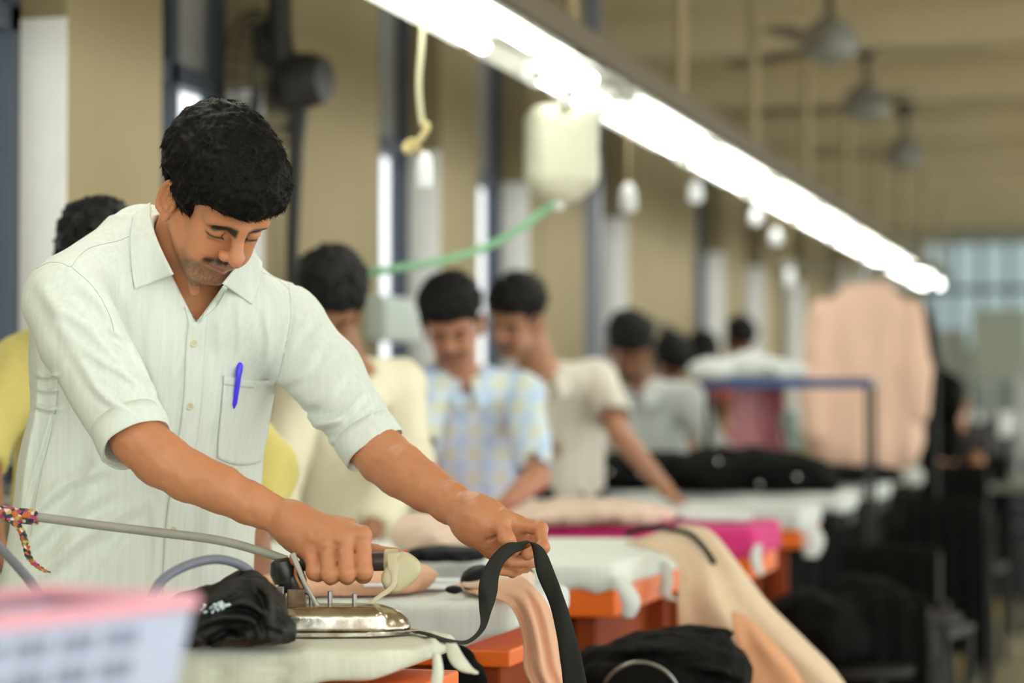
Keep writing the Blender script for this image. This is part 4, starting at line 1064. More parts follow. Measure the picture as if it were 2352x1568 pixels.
board(-2.25, -.92, 10.85, 11.3, C_white, 'far pressing board behind the peach garment, only its white end in view', .060, body=M_bk, slab=M_bk, seed=8, h=.016)
# ------------------------------------------------------------------ cloth helpers
def drape(name, rows, m, label, cat, ripple=.006, nrip=5, th=.003, nr=7, nc=10, nz=.006, parent=None):
    G = sheet([[W(*p) for p in r] for r in rows], nr, nc); n0, n1 = G.shape[:2]
    P = G.reshape(-1, 3); noi = (vnoise(P, .12, 3) * nz).reshape(n0, n1)
    for i in range(n0):
        for j in range(n1):
            G[i, j] -= CF * (ripple * math.sin(j / (n1 - 1) * nrip * 2 * PI + 1.3 * math.sin(i / n0 * 4)) * min(1, i / n0 * 2.5 + .15) + noi[i, j])
    o = sheet_obj(name, G, m, parent, th)
    if label: tag(o, label, cat)
    return o
def heap(name, blobs, m, label, cat, fold=None, h=.006, nz=.006, ns=.05, seed=0, floor=None, k=.03, parent=None, noflat=False):
    """crumpled cloth: blobs (px, py, d, rx, ry, rz)"""
    C = [W(*b[:3]) for b in blobs]; mr = max(max(b[3:6]) for b in blobs) + .03
    lo, hi = field_pts(C, mr)
    F = Field(lo, hi, h)
    for b, c in zip(blobs, C): F.u(ell(c, b[3:6], np.array([CR, CFH, [0, 0, 1.]])), k)
    def dp(P):
        a = vnoise(P, ns, seed, 3); return nz * (1 - 2 * np.abs(a)) + nz * .4 * vnoise(P * [1, 1, 2], ns * .6, seed + 7)
    F.disp(dp)
    if fold: folds(F, fold)
    if floor is not None: F.cut(lambda x, y, z: floor - z + 0 * x + 0 * y, .003)
    v, f = F.mesh(); o = mesh_obj(name, v, f, m, parent)
    if label: tag(o, label, cat)
    return o, F
C_black = cloth('cloth_black', (.0030, .0030, .0026), .8, weave=.5)
C_blk2 = cloth('cloth_black_satin', (.0075, .0078, .0075), .62, weave=.3); C_blk2.node_tree.nodes['Principled BSDF'].inputs['Specular IOR Level'].default_value = .35
C_peach = cloth('cloth_peach', (.86, .50, .33), .8)
C_beige = cloth('cloth_beige_peach', (.86, .66, .47), .8)
C_pale = cloth('cloth_pale_peach', (.86, .66, .54), .8)
C_paper = mat('paper_white', (.78, .83, .86), .6)
# ------------------------------------------------------------------ steam iron on the nearest board
zt = .902
IR = W(790, 1442, 3.27); IR[2] = zt
M_ch = mat('iron_metal', (.62, .60, .54), .22, 1.0, noise=.25, nscale=35, bump=.12, bscale=90, c2=(.42, .34, .24))
M_hd = mat('handle_brown', (.075, .062, .055), .42, noise=.4, nscale=20)
M_gd = mat('bakelite_cream', (.60, .53, .34), .42, noise=.1)
M_gr = mat('metal_grey', (.30, .29, .27), .35, .9)
M_bp = mat('plastic_black', (.02, .02, .02), .3)
r = empty('steam_iron', IR, 'old silver steam iron with a brown handle and a cream heat guard', 'iron')
# sole and body: long rounded shell, tip to the right
def iron_F(l0, l1, wd, z0, z1, rad):
    ax = CR; c = IR + ax * (l0 + l1) / 2; c = np.array([c[0], c[1], (z0 + z1) / 2])
    return rbox(c, ((l1 - l0) / 2, wd, (z1 - z0) / 2), rad, np.array([CR, CFH, [0, 0, 1.]]))
F = Field(IR - [.14, .14, .005], IR + [.14, .14, .06], .0022)
F.u(iron_F(-.090, .056, .046, zt - .02, zt + .039, .015), 0)
F.u(ell(IR + CR * .050 + [0, 0, .004], (.041, .036, .034), np.array([CR, CFH, [0, 0, 1.]])), .010)
F.cut(lambda x, y, z: zt + .007 - z + 0 * x + 0 * y, .001)
F.disp(lambda P: .0006 * vnoise(P, .02, 4))
v, f = F.mesh(); mesh_obj('body', v, f, M_ch, r)
sp = []
for t in np.linspace(0, 1, 26):
    x = -.088 + .190 * t; w_ = .052 * (1 - max(0, (t - .45) / .55) ** 2.1); sp.append((x, w_))
out = [(x, w_) for x, w_ in sp] + [(x, -w_) for x, w_ in reversed(sp[:-1])]
v = [IR + CR * x + CFH * y + [0, 0, z] for z in (0, .0065) for x, y in out]; n = len(out)
o = mesh_obj('soleplate', v, [tuple(range(n))[::-1], tuple(range(n, 2 * n))] + [(i, (i + 1) % n, n + (i + 1) % n, n + i) for i in range(n)], M_ch, r, False); bevel(o, .0012)
# handle (axis along the board)
MB().tube([W(690, 1290, 3.325), W(760, 1290, 3.325), W(900, 1288, 3.325), W(925, 1288, 3.325)], [.0125, .0130, .0135, .0135], 20).obj('handle', M_hd, r)
# heat guard: flared cream cup with its strut
g = W(905, 1305, 3.318)
MB().lathe([(.0145, -.012), (.0165, -.010), (.0165, .006), (.0150, .008)], W(902, 1288, 3.325), CR, 24).obj('collar_ring', M_gd, r)
F = Field(W(925, 1310, 3.32) - .065, W(925, 1310, 3.32) + .065, .0022)
def prism(poly, d0, d1, k=.008):
    poly = np.array(poly, float)
    def fn(x, y, z):
        q = [x - CAM[0], y - CAM[1], z - CAM[2]]; dd = sum(q[i] * CF[i] for i in range(3)); rr = sum(q[i] * CR[i] for i in range(3)); uu = sum(q[i] * CU[i] for i in range(3))
        px = 1176 + FPX * rr / dd; py = 784 - FPX * uu / dd; m = smax(dd - d1, d0 - dd, k)
        for i in range(len(poly)):
            a, b = poly[i], poly[(i + 1) % len(poly)]; n = np.array([b[1] - a[1], a[0] - b[0]]); n /= np.linalg.norm(n)
            m = smax(m, ((px - a[0]) * n[0] + (py - a[1]) * n[1]) * dd / FPX, k)
        return m
    P = [W(p[0], p[1], d) for p in poly for d in (d0, d1)]; lo, hi = field_pts(P, .005); return fn, lo, hi
GP = [(926, 1262), (948, 1268), (974, 1300), (968, 1326), (905, 1368), (880, 1356), (866, 1322), (905, 1300)]
GP = [(918, 1262), (944, 1266), (974, 1300), (968, 1326), (904, 1368), (884, 1360), (868, 1324)]
F.u(prism(GP, 3.290, 3.350, .012), 0); F.c(prism([(860, 1290), (905, 1290), (922, 1312), (890, 1340), (850, 1360)], 3.302, 3.38, .006), .004); F.c(cap(W(870, 1288, 3.325), W(930, 1288, 3.325), .014), .003)
v, f = F.mesh(); mesh_obj('heat_guard', v, f, M_gd, r)
o = sheet_obj('guard_arm', sheet([[W(889, 1272, 3.297), W(908, 1268, 3.296), W(926, 1266, 3.298)], [W(892, 1300, 3.292), W(906, 1302, 3.290), W(918, 1300, 3.292)], [W(900, 1325, 3.290), W(906, 1326, 3.289), W(913, 1325, 3.290)], [W(896, 1345, 3.288), W(903, 1350, 3.287), W(910, 1343, 3.288)], [W(866, 1368, 3.285), W(870, 1374, 3.284), W(876, 1370, 3.285)], [W(836, 1391, 3.285), W(842, 1396, 3.284), W(847, 1392, 3.285)]], 5, 5), M_gd, r, .0035)
MB().ball(W(931, 1271, 3.31), .0045, 10, 8).obj('indicator_lamp', mat('lamp_red', (.75, .03, .02), .3), r)
# rear block, switch box, struts
Rz = np.array([CR, CFH, [0, 0, 1.]]).T
def bx_(name, x0, x1, y0, y1, d, dep, m_, bev=.002):
    a = W(x0, y1, d); b = W(x1, y0, d); c = (a + b) / 2; hw = (b - a) @ CR / 2; hz = (b - a) @ CU / 2
    return MB().box((-hw, -dep / 2, -hz), (hw, dep / 2, hz), Rz, c).obj(name, m_, r, False, bev)
bx_('terminal_block', 662, 702, 1350, 1392, 3.31, .040, mat('copper_dirty', (.26, .17, .10), .45, .6, noise=.5, nscale=60))
bx_('bracket_plate', 638, 654, 1345, 1390, 3.29, .030, M_gr, .001)
MB().tube([W(668, 1285, 3.31), W(664, 1310, 3.31), W(672, 1338, 3.31), W(676, 1356, 3.31)], [.012, .019, .020, .017], 16).obj('hose_boot', M_bp, r)
MB().lathe([(.006, -.02), (.016, -.018), (.020, -.004), (.017, .012), (.008, .016)], W(652, 1308, 3.305), (CU - CR * .15), 18).obj('switch_knob', M_bp, r)
wm = MB(); cl = [((668, 1278), (690, 1305)), ((676, 1272), (700, 1330)), ((682, 1290), (692, 1350))]
for (a, b) in cl: wm.tube(crv([W(*a, 3.292), W((a[0] + b[0]) / 2 - 8, (a[1] + b[1]) / 2, 3.286), W(*b, 3.296)], 4), .0022, 6)
wm.obj('wire', mat('wire_mix', (.55, .38, .12), .5, c2=(.5, .05, .04), nscale=90), r)
MB().tube([W(672, 1272, 3.285), W(700, 1340, 3.27), W(738, 1408, 3.262), W(756, 1440, 3.262)], [.0045, .003, .003, .0035], 8).obj('front_strut', mat('strut_pale', (.50, .50, .46), .4, .6), r)
for nm, x, y0, d in (('post', 758, 1357, 3.30), ('post', 814, 1363, 3.30), ('post', 715, 1365, 3.30)):
    MB().tube([W(x, y0, d), W(x, 1396, d)], .0035, 8).lathe([(.0068, 0), (.0068, .005)], W(x, 1396, d), CU, 6).obj(nm, M_gr, r)
MB().tube([W(702, 1358, 3.30), W(716, 1368, 3.30), W(728, 1388, 3.30), W(740, 1396, 3.30)], .003, 8).obj('rear_strut', M_gr, r)
# ------------------------------------------------------------------ hose, wires, cable
o = MB().tube(crv([W(658, 1286, 3.31), W(600, 1266, 3.31), W(500, 1240, 3.30), W(360, 1222, 3.29), W(220, 1205, 3.28), W(80, 1187, 3.27), W(-60, 1178, 3.27), W(-300, 1090, 3.3), W(-420, 800, 3.35), W(-440, 300, 3.4), W(-430, -560, 3.4)], 8), .0062, 14).obj('steam_hose', mat('hose_grey', (.33, .32, .27), .55, noise=.2, nscale=20))
tag(o, 'grey rubber hose from the iron to the left edge of the photo', 'hose')
wr = MB(); 
for k in range(7):
    P = [W(85 - 110 * t, 1188 - 12 * t, 3.27) + .0085 * (math.cos(t * 26 + k * .9) * CU + math.sin(t * 26 + k * .9) * CF) for t in np.linspace(0, 1, 60)]
    wr.tube(P, .0026, 5)
def thread_mat():
    m, t, b = nt('threads_mixed'); N = t.nodes; L = t.links; tc = N.new('ShaderNodeTexCoord'); vo = N.new('ShaderNodeTexVoronoi'); vo.inputs['Scale'].default_value = 170; L.new(tc.outputs['Object'], vo.inputs['Vector'])
    cr = N.new('ShaderNodeValToRGB'); cr.color_ramp.interpolation = 'CONSTANT'; E = cr.color_ramp.elements; cols = [(.03, .035, .06), (.50, .42, .12), (.05, .05, .08), (.45, .06, .18), (.70, .66, .5), (.55, .14, .04), (.04, .06, .05)]
    E[0].color = (*cols[0], 1); E[0].position = 0; E[1].position = .17; E[1].color = (*cols[1], 1)
    for i in range(2, 7): e = E.new(.15 * i + .02); e.color = (*cols[i], 1)
    sp_ = N.new('ShaderNodeSeparateColor'); L.new(vo.outputs['Color'], sp_.inputs[0]); L.new(sp_.outputs[0], cr.inputs[0]); L.new(cr.outputs[0], b.inputs['Base Color']); b.inputs['Roughness'].default_value = .8
    return m
M_thr = thread_mat()
w_ = wr.obj('thread_wrap', M_thr, o)
br = MB()
for k in range(3):
    base = crv([(20, 1192, 3.262), (45, 1212, 3.26), (58, 1245, 3.258), (66, 1278, 3.258), (86, 1300, 3.256), (110, 1314, 3.255)], 10)
    P = [W(*b) + .0032 * (math.cos(i * .55 + k * 2.1) * CR + math.sin(i * .55 + k * 2.1) * CF) for i, b in enumerate(base)]
    br.tube(P, [.0030 * (1 - .6 * i / len(P)) for i in range(len(P))], 5)
br.obj('thread_tail', M_thr, o)
mc = mat('cable_grey', (.17, .18, .23), .5)
o = MB().tube(crv([W(-70, 1160, 3.2), W(-10, 1245, 3.18), W(40, 1300, 3.12), W(85, 1355, 3.05), W(150, 1450, 2.98), W(260, 1480, 2.98), W(330, 1400, 3.02), W(370, 1335, 3.06), W(430, 1298, 3.10), W(500, 1284, 3.13), W(560, 1302, 3.16), W(592, 1340, 3.19), W(606, 1400, 3.21), W(600, 1450, 3.2)], 8), .0062, 12).obj('cable', mc)
tag(o, 'dark grey cable arching over the black cloth and down past the pink-rimmed basket', 'cable')
# ------------------------------------------------------------------ black cloth on the board
o, F = heap('black_cloth', [(480, 1420, 3.12, .075, .07, .034), (560, 1390, 3.14, .052, .06, .036), (592, 1445, 3.10, .042, .055, .022), (450, 1440, 3.10, .06, .06, .025), (560, 1365, 3.16, .030, .05, .028), (626, 1454, 3.09, .024, .03, .012)], C_blk2,
            'crumpled black cloth with silver sequins on the nearest board, left of the iron', 'cloth',
            fold=[([(440, 1450), (500, 1420), (580, 1425), (600, 1475)], 9, .010), ([(470, 1480), (520, 1450), (560, 1460)], 9, -.010), ([(500, 1395), (560, 1385), (610, 1415), (620, 1470)], 9, .010), ([(590, 1340), (615, 1370), (622, 1420)], 9, .008), ([(450, 1400), (490, 1380), (550, 1350)], 9, .006), ([(600, 1430), (632, 1440), (655, 1450)], 6, .006)], h=.0035, nz=.005, ns=.045, floor=.905, k=.014)
sq = MB()
for _ in range(34):
    px = RND.gauss(500, 18); py = 1393 - (px - 500) * .25 + RND.gauss(0, 6)
    if _ > 31: px, py = 466, 1398
    c = F.hit(px, py, 2.95, 3.3, .001); sq.ball(c, .0026, 8, 6)
s_ = sq.obj('sequin', mat('sequin_silver', (.62, .72, .75), .25, .7), o); s_['kind'] = 'stuff'
# ------------------------------------------------------------------ black strap in his left hand
A = [(930, 1444, 3.30), (980, 1452, 3.26), (1030, 1468, 3.24), (1072, 1470, 3.30), (1102, 1440, 3.38), (1101, 1395, 3.43), (1100, 1350, 3.430), (1108, 1315, 3.435), (1128, 1280, 3.440), (1160, 1250, 3.448), (1190, 1245, 3.452), (1214, 1243, 3.450), (1224, 1262, 3.446), (1234, 1320, 3.44), (1262, 1385, 3.45), (1278, 1450, 3.46), (1288, 1520, 3.47), (1300, 1640, 3.50)]
B_ = [(930, 1448, 3.28), (980, 1458, 3.22), (1030, 1474, 3.20), (1074, 1478, 3.28), (1112, 1446, 3.36), (1130, 1400, 3.42), (1142, 1360, 3.425), (1146, 1325, 3.430), (1158, 1292, 3.436), (1180, 1272, 3.442), (1200, 1262, 3.446), (1216, 1245, 3.440), (1250, 1262, 3.436), (1276, 1320, 3.43), (1300, 1385, 3.44), (1320, 1450, 3.45), (1338, 1520, 3.46), (1362, 1640, 3.49)]
A = crv(A, 6); B_ = crv(B_, 6); G = np.zeros((len(A), 7, 3))
for i in range(len(A)):
    for j in range(7):
        t = j / 6; q = A[i] * (1 - t) + B_[i] * t; G[i, j] = W(*q) - CF * (.0035 * math.sin(t * PI) + .0018 * math.sin(i * .35 + t * 5))
o = sheet_obj('strap', G, C_blk2 if False else cloth('strap_black', (.030, .032, .028), .75, weave=.5), None, .0016)
tag(o, 'black cloth strap looped over the fingers of the ironing man\'s left hand', 'strap')
# ------------------------------------------------------------------ things on the second board
drape('peach_cloth', [[(1040, 1345, 4.02), (1110, 1330, 4.02), (1185, 1316, 4.0)], [(1090, 1362, 3.86), (1150, 1345, 3.85), (1205, 1330, 3.85)], [(1160, 1382, 3.73), (1200, 1366, 3.70), (1228, 1352, 3.72)], [(1190, 1420, 3.70), (1225, 1410, 3.66), (1262, 1400, 3.69)], [(1204, 1480, 3.70), (1240, 1480, 3.66), (1278, 1470, 3.69)], [(1206, 1540, 3.70), (1250, 1545, 3.66), (1290, 1540, 3.69)], [(1240, 1620, 3.69), (1290, 1640, 3.65), (1330, 1640, 3.69)], [(1262, 1760, 3.69), (1310, 1770, 3.65), (1350, 1770, 3.69)]], C_peach, 'peach cloth hanging over the right end of the second board, behind the black strap', 'cloth', ripple=.010, nrip=2.6, nz=.004)
heap('peach_cloth', [(700, 1345, 3.92, .07, .06, .016), (820, 1338, 3.92, .08, .06, .020), (900, 1325, 3.96, .05, .05, .022), (960, 1322, 3.98, .03, .04, .014), (640, 1352, 3.9, .04, .05, .012)], C_peach, 'flat peach garment lying on the second board behind the iron', 'cloth', h=.006, nz=.003, floor=.902)
def slab_at(px, py, w_, dp, t, z, rot, m, name, label, cat):
    k = (z - CAM[2]) / (CF[2] - (py - 784) / FPX * CU[2]); c = W(px, py, k); R = Matrix.Rotation(YAW + rot, 3, 'Z'); R = np.array(R)
    o = MB().box((-w_ / 2, -dp / 2, 0), (w_ / 2, dp / 2, t), R, c).obj(name, m, None, False, .001); tag(o, label, cat); return o
slab_at(985, 1350, .14, .10, .003, .903, .15, C_paper, 'paper_sheet', 'white paper sheet on the second board, under the black lace end', 'paper')
slab_at(1010, 1335, .10, .07, .004, .907, -.2, C_paper, 'paper_sheet', 'white paper sheet on the second board, left of the black lace', 'paper')
slab_at(870, 1346, .05, .02, .004, .921, .1, C_paper, 'label_card', 'small white card on the peach garment behind the iron', 'card')
M_lace = cloth('lace_black', (.012, .012, .015), .5, weave=.6)
heap('black_lace', [(1095, 1328, 3.93, .018, .03, .012), (1080, 1335, 3.92, .012, .02, .008), (1108, 1322, 3.94, .010, .02, .010)], M_lace, 'small black lace piece on the second board below the man\'s left hand', 'lace', h=.004, nz=.002, floor=.905)
heap('black_lace', [(1042, 1354, 3.85, .014, .012, .006)], M_lace, 'tiny black lace end beside the white paper', 'lace', h=.003, nz=.001, floor=.904)
heap('black_lace', [(1206, 1318, 3.98, .014, .02, .012)], M_lace, 'small black lace roll at the end of the second board, right of the left hand', 'lace', h=.004, nz=.002, floor=.905)
heap('peach_cloth', [(1120, 1340, 3.92, .05, .04, .008), (1170, 1330, 3.95, .04, .05, .014)], C_pale, 'pale peach fold on the second board beside the black lace', 'cloth', h=.006, nz=.003, floor=.902)
heap('black_rag', [(1062, 1560, 3.75, .03, .02, .045), (1040, 1530, 3.77, .02, .015, .03), (1085, 1600, 3.75, .02, .02, .05)], C_black, 'black rag hanging under the second board beside the white tie', 'rag', h=.005, nz=.005)
# ------------------------------------------------------------------ basket in the foreground, on its own small table
e1 = W(450, 1350, 1.90) - W(0, 1392, 1.72); e1[2] = 0; e1 /= np.linalg.norm(e1); e2 = np.array([-e1[1], e1[0], 0])
zr = 1.061; cr_ = W(444, 1352, 1.90); cr_[2] = zr; zb = .905
r = empty('basket', cr_ - e1 * .2 + e2 * .13 - [0, 0, zr - zb], 'pale blue plastic basket with a pink rim in the left foreground', 'basket')
M_bas = mat('plastic_pale_blue', (.56, .63, .84), .35, trans=.12); M_pk = mat('plastic_pink', (.90, .42, .52), .35)
Lb, Db, ins = .46, .15, .024
def bw(u, w_, z):   # point of the tapering wall frame: u along front from the right corner, w_ depth, z 0..1 up
    s = ins * (1 - z); return cr_ + e1 * (-s - u * (Lb - 2 * s)) + e2 * (s + w_ * (Db - 2 * s)) - np.array([0, 0, (zr - zb) * (1 - z)])
def wall(fn, nm):
    g = MB()
    def strip(u0, u1, z0, z1):
        a, b, c, d = fn(u0, z0), fn(u1, z0), fn(u1, z1), fn(u0, z1); nrm = np.cross(b - a, d - a); nrm /= np.linalg.norm(nrm); nrm *= .0012
        g.add([a - nrm, b - nrm, c - nrm, d - nrm, a + nrm, b + nrm, c + nrm, d + nrm], [(0, 3, 2, 1), (4, 5, 6, 7), (0, 1, 5, 4), (1, 2, 6, 5), (2, 3, 7, 6), (3, 0, 4, 7)])
    edges = [.08] + [q for k in range(4, -1, -1) for q in (.752 - .157 * k, .808 - .157 * k)] + [.90]
    edges = [max(.08, q) for q in edges]
    strip(0, 1, 0, .08); strip(0, 1, .90, 1)
    for k in range(1, len(edges) - 1, 2): strip(0, 1, edges[k], edges[k + 1])
    for k in range(0, len(edges), 2):
        z0, z1 = edges[k], edges[k + 1]
        if z1 - z0 < .02: continue
        strip(0, .13, z0, z1); strip(.978, 1, z0, z1)
        for c_ in range(8):
            u0 = .13 + .106 * c_; strip(u0 + .080, u0 + .106, z0, z1)
            for q in range(5): uu = u0 + .080 * (q + 1) / 6; strip(uu - .0018, uu + .0018, z0, z1)
    return g.obj(nm, M_bas, r, False)
wall(lambda u, z: bw(u, 0, z), 'side_panel'); wall(lambda u, z: bw(u, 1, z), 'side_panel'); wall(lambda u, z: bw(0, u, z), 'end_panel'); wall(lambda u, z: bw(1, u, z), 'end_panel')
MB().add([bw(0, 0, 0), bw(1, 0, 0), bw(1, 1, 0), bw(0, 1, 0)] + [bw(u, w_, .012) for u, w_ in ((0, 0), (1, 0), (1, 1), (0, 1))], [(0, 1, 2, 3), (4, 7, 6, 5), (0, 4, 5, 1), (1, 5, 6, 2), (2, 6, 7, 3), (3, 7, 4, 0)]).obj('bottom', M_bas, r, False)
g = MB(); pts = [bw(0, 0, 1), bw(1, 0, 1), bw(1, 1, 1), bw(0, 1, 1), bw(0, 0, 1)]
for i in range(4): g.tube([pts[i], pts[i + 1]], .0068, 12)
g.obj('rim', M_pk, r)
C_pk1 = cloth('cloth_pink', (.88, .42, .42), .8)
BN = []
for u, pos in ((.14, 'nearest its right end'), (.36, 'second from its right end'), (.58, 'third from its right end'), (.80, 'nearest the left edge of the photo')):
    BN.append((u + .02, .5, .36, .052, C_pk1, 'pink cloth low inside the basket, ' + pos)); BN.append((u - .02, .45, .72, .050, C_black, 'black cloth high inside the basket, ' + pos))
for i, (u, w_, z, rr, mm, lb) in enumerate(BN):
    c = bw(u, w_, z); F = Field(c - .09, c + .09, .006); F.u(ell(c, (rr, rr * .9, rr * .8), np.array([e1, e2, [0, 0, 1.]])), 0); F.disp(lambda P: .007 * (1 - 2 * np.abs(vnoise(P, .04, i)))); F.cut(lambda x, y, z_: zb + .004 - z_ + 0 * x + 0 * y, .002)
    v, f = F.mesh(); o = mesh_obj('cloth_bundle', v, f, mm); tag(o, lb, 'cloth')
c = cr_ - e1 * .2 + e2 * .14
t_ = empty('side_table', (c[0], c[1], 0), 'small table under the pink-rimmed basket, below the frame', 'table')
Rt = np.array([e1, e2, [0, 0, 1.]]).T
MB().box((-.32, -.2, .87), (.27, .2, .903), Rt, (c[0], c[1], 0)).obj('tabletop', M_or, t_, False, .004)
for x in (-.28, .23):
    for y in (-.17, .17): MB().box((x - .02, y - .02, 0), (x + .02, y + .02, .87), Rt, (c[0], c[1], 0)).obj('leg', M_rd, t_, False)
# ------------------------------------------------------------------ third board and beyond
drape('beige_garment', [[(1436, 1246, 5.25), (1500, 1226, 5.3), (1560, 1206, 5.35)], [(1500, 1262, 5.10), (1560, 1232, 5.10), (1630, 1218, 5.12)], [(1556, 1300, 4.98), (1625, 1282, 4.93), (1700, 1300, 4.95)], [(1556, 1380, 4.92), (1655, 1370, 4.80), (1765, 1385, 4.84)], [(1560, 1470, 4.9), (1700, 1470, 4.72), (1850, 1470, 4.74)], [(1575, 1560, 4.9), (1740, 1565, 4.7), (1930, 1555, 4.7)], [(1590, 1700, 4.9), (1770, 1710, 4.7), (2010, 1690, 4.7)]], C_beige, 'long beige garment spilling off the end of the grey-green board towards the floor', 'garment', ripple=.020, nrip=2.6, nz=.014)
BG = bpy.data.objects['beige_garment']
drape('fold_shade', [[(1680, 1402, 4.66), (1705, 1412, 4.655), (1735, 1432, 4.66)], [(1686, 1450, 4.645), (1735, 1470, 4.63), (1790, 1490, 4.64)], [(1700, 1520, 4.64), (1765, 1530, 4.62), (1835, 1548, 4.63)], [(1712, 1620, 4.64), (1790, 1630, 4.62), (1880, 1640, 4.63)]], cloth('cloth_peach_shade', (.80, .40, .22), .8), None, None, ripple=.006, nrip=1.5, nz=.004, parent=BG)['label'] = 'deeper orange-peach sheet standing for the shade inside a fold'  # shade inside the fold, coloured as a darker sheet over the garment
o = MB().tube(crv([W(1436, 1226, 5.24), W(1500, 1212, 5.24), W(1575, 1222, 5.10), W(1612, 1252, 4.95), W(1640, 1292, 4.90)], 6), .006, 8).obj('black_piping', M_lace); tag(o, 'thin black cord lying along the top of the beige garment', 'cord')
heap('peach_cloth', [(1010, 1235, 4.95, .07, .1, .03), (960, 1225, 5.0, .06, .1, .04), (1080, 1245, 4.95, .05, .08, .02)], C_pale, 'pale peach cloth on the grey-green board behind the left wrist', 'cloth', h=.01, nz=.006, floor=.902)
heap('black_lace', [(1040, 1272, 4.72, .07, .05, .012), (1000, 1276, 4.72, .05, .05, .008)], M_lace, 'flat black cloth on the grey-green board below the left forearm', 'cloth', h=.007, nz=.003, floor=.902)
o, _ = heap('black_garment', [(1470, 1545, 4.3, .10, .12, .06), (1560, 1530, 4.35, .10, .12, .06), (1640, 1560, 4.35, .06, .10, .05), (1410, 1570, 4.25, .05, .08, .05), (1620, 1480, 4.42, .035, .06, .02), (1500, 1640, 4.3, .16, .14, .10)], C_black, 'black garment heaped on a stool at the bottom of the photo', 'garment', fold=[([(1380, 1500), (1500, 1490), (1640, 1500)], 12, .010), ([(1560, 1520), (1650, 1540), (1710, 1560)], 12, .012)], h=.008, nz=.010, ns=.08, floor=.60, k=.05)
hp = [W(1470 + 92 * math.cos(a), 1612 - 92 * math.sin(a), 4.18 - .03 * math.sin(a)) for a in np.linspace(0, 2 * PI, 41)]
o = MB().tube(hp, .0035, 8).obj('steel_hoop', M_gr); tag(o, 'thin steel hoop resting on the black garment at the bottom of the photo', 'hoop')
def stool(x, y, z, s, m, label, group=None, name='stool'):
    r = empty(name, (x, y, 0), label, 'stool', group)
    MB().lathe([(.01, -.03), (s * .95, -.03), (s, -.02), (s, -.005), (s * .94, 0), (.01, 0)], (x, y, z), (0, 0, 1), 28).obj('seat', m, r)
    for k in range(4):
        a = PI / 4 + k * PI / 2; MB().tube([(x + s * .65 * math.cos(a), y + s * .65 * math.sin(a), z - .03), (x + s * .95 * math.cos(a), y + s * .95 * math.sin(a), 0)], .013, 8).obj('leg', m, r)
    MB().tube([(x + s * .84 * math.cos(a), y + s * .84 * math.sin(a), z * .35) for a in np.linspace(0, 2 * PI, 25)], .008, 8).obj('ring', m, r)
    return r
p = W(1530, 1600, 4.36); stool(p[0], p[1], .605, .19, mat('wood_brown', (.18, .09, .04), .5, noise=.2), 'brown stool under the black garment, mostly below the frame')
heap('peach_cloth', [(1300, 1178, 6.15, .10, .12, .03), (1400, 1175, 6.15, .12, .12, .028), (1220, 1185, 6.1, .07, .1, .02), (1480, 1180, 6.2, .08, .1, .018)], C_pale, 'pale peach cloth piled on the pink board', 'cloth', h=.012, nz=.008, floor=.902)
heap('white_cloth', [(1640, 1190, 6.3, .10, .12, .018), (1580, 1185, 6.3, .06, .10, .022)], C_white, 'white cloth lying on the pink board by the reaching hand', 'cloth', h=.012, nz=.006, floor=.902)
M_blk = C_black
HP = []
HP += heap('black_garment', [(1420, 1095, 8.45, .16, .14, .06), (1540, 1090, 8.45, .16, .14, .06), (1480, 1075, 8.5, .18, .14, .06)], C_black, 'black garments heaped in front of the worker in the grey shirt', 'garment', h=.014, nz=.012, ns=.1, floor=.902)
HP += heap('black_garment', [(1680, 1085, 8.35, .20, .14, .09), (1790, 1095, 8.3, .16, .14, .08), (1620, 1100, 8.3, .12, .14, .08), (1860, 1110, 8.3, .10, .12, .07)], C_black, 'large black garment heap under the blue-edged shelf', 'garment', h=.014, nz=.014, ns=.1, floor=.902)
heap('black_garment', [(1925, 1120, 9.2, .16, .16, .08), (2010, 1110, 9.3, .12, .14, .07)], C_black, 'black garments below the hanging peach garment', 'garment', h=.016, nz=.014, ns=.1, floor=.902)
for px, py, s_ in ((1400, 1085, .008), (1745, 1112, .008), (1830, 1095, .008), (1560, 1072, .009), (1600, 1080, .007), (1650, 1060, .007), (1470, 1090, .006)):  # mirror-bright beads added for the glints on the black heaps
    for F_ in (HP[1], HP[3]):
        ds = np.arange(7.6, 9.0, .01); v_ = F_.sample(np.array([W(px, py, t) for t in ds]))
        if v_.min() < 0:
            o = MB().ball(F_.hit(px, py, 7.6, 9.0, .003), s_, 10, 8).obj('glint_bead', mat('bead_bright', (.95, .95, 1.0), .12, 1.0)); tag(o, 'tiny bright bead added as a glint among the black garments', 'button', 'beads added as glints among the black garments'); break
o = MB().ball(W(1340, 1128, 7.02), .0125, 12, 10).lathe([(.012, 0), (.014, .004), (.010, .010)], W(1340, 1128, 7.02) - [0, 0, .0], (0, 0, 1), 12).obj('glint_ball', mat('bead_bright', (.95, .95, 1.0), .12, 1.0)); tag(o, 'bright round ball added as a glint in front of the man in the off-white shirt', 'glint_ball')  # ball and its pin added to give one bright glint
MB().tube([W(1340, 1128, 7.02) - [0, 0, .0], [W(1340, 1128, 7.02)[0], W(1340, 1128, 7.02)[1], .80]], .004, 6).obj('pin', M_gr, o)
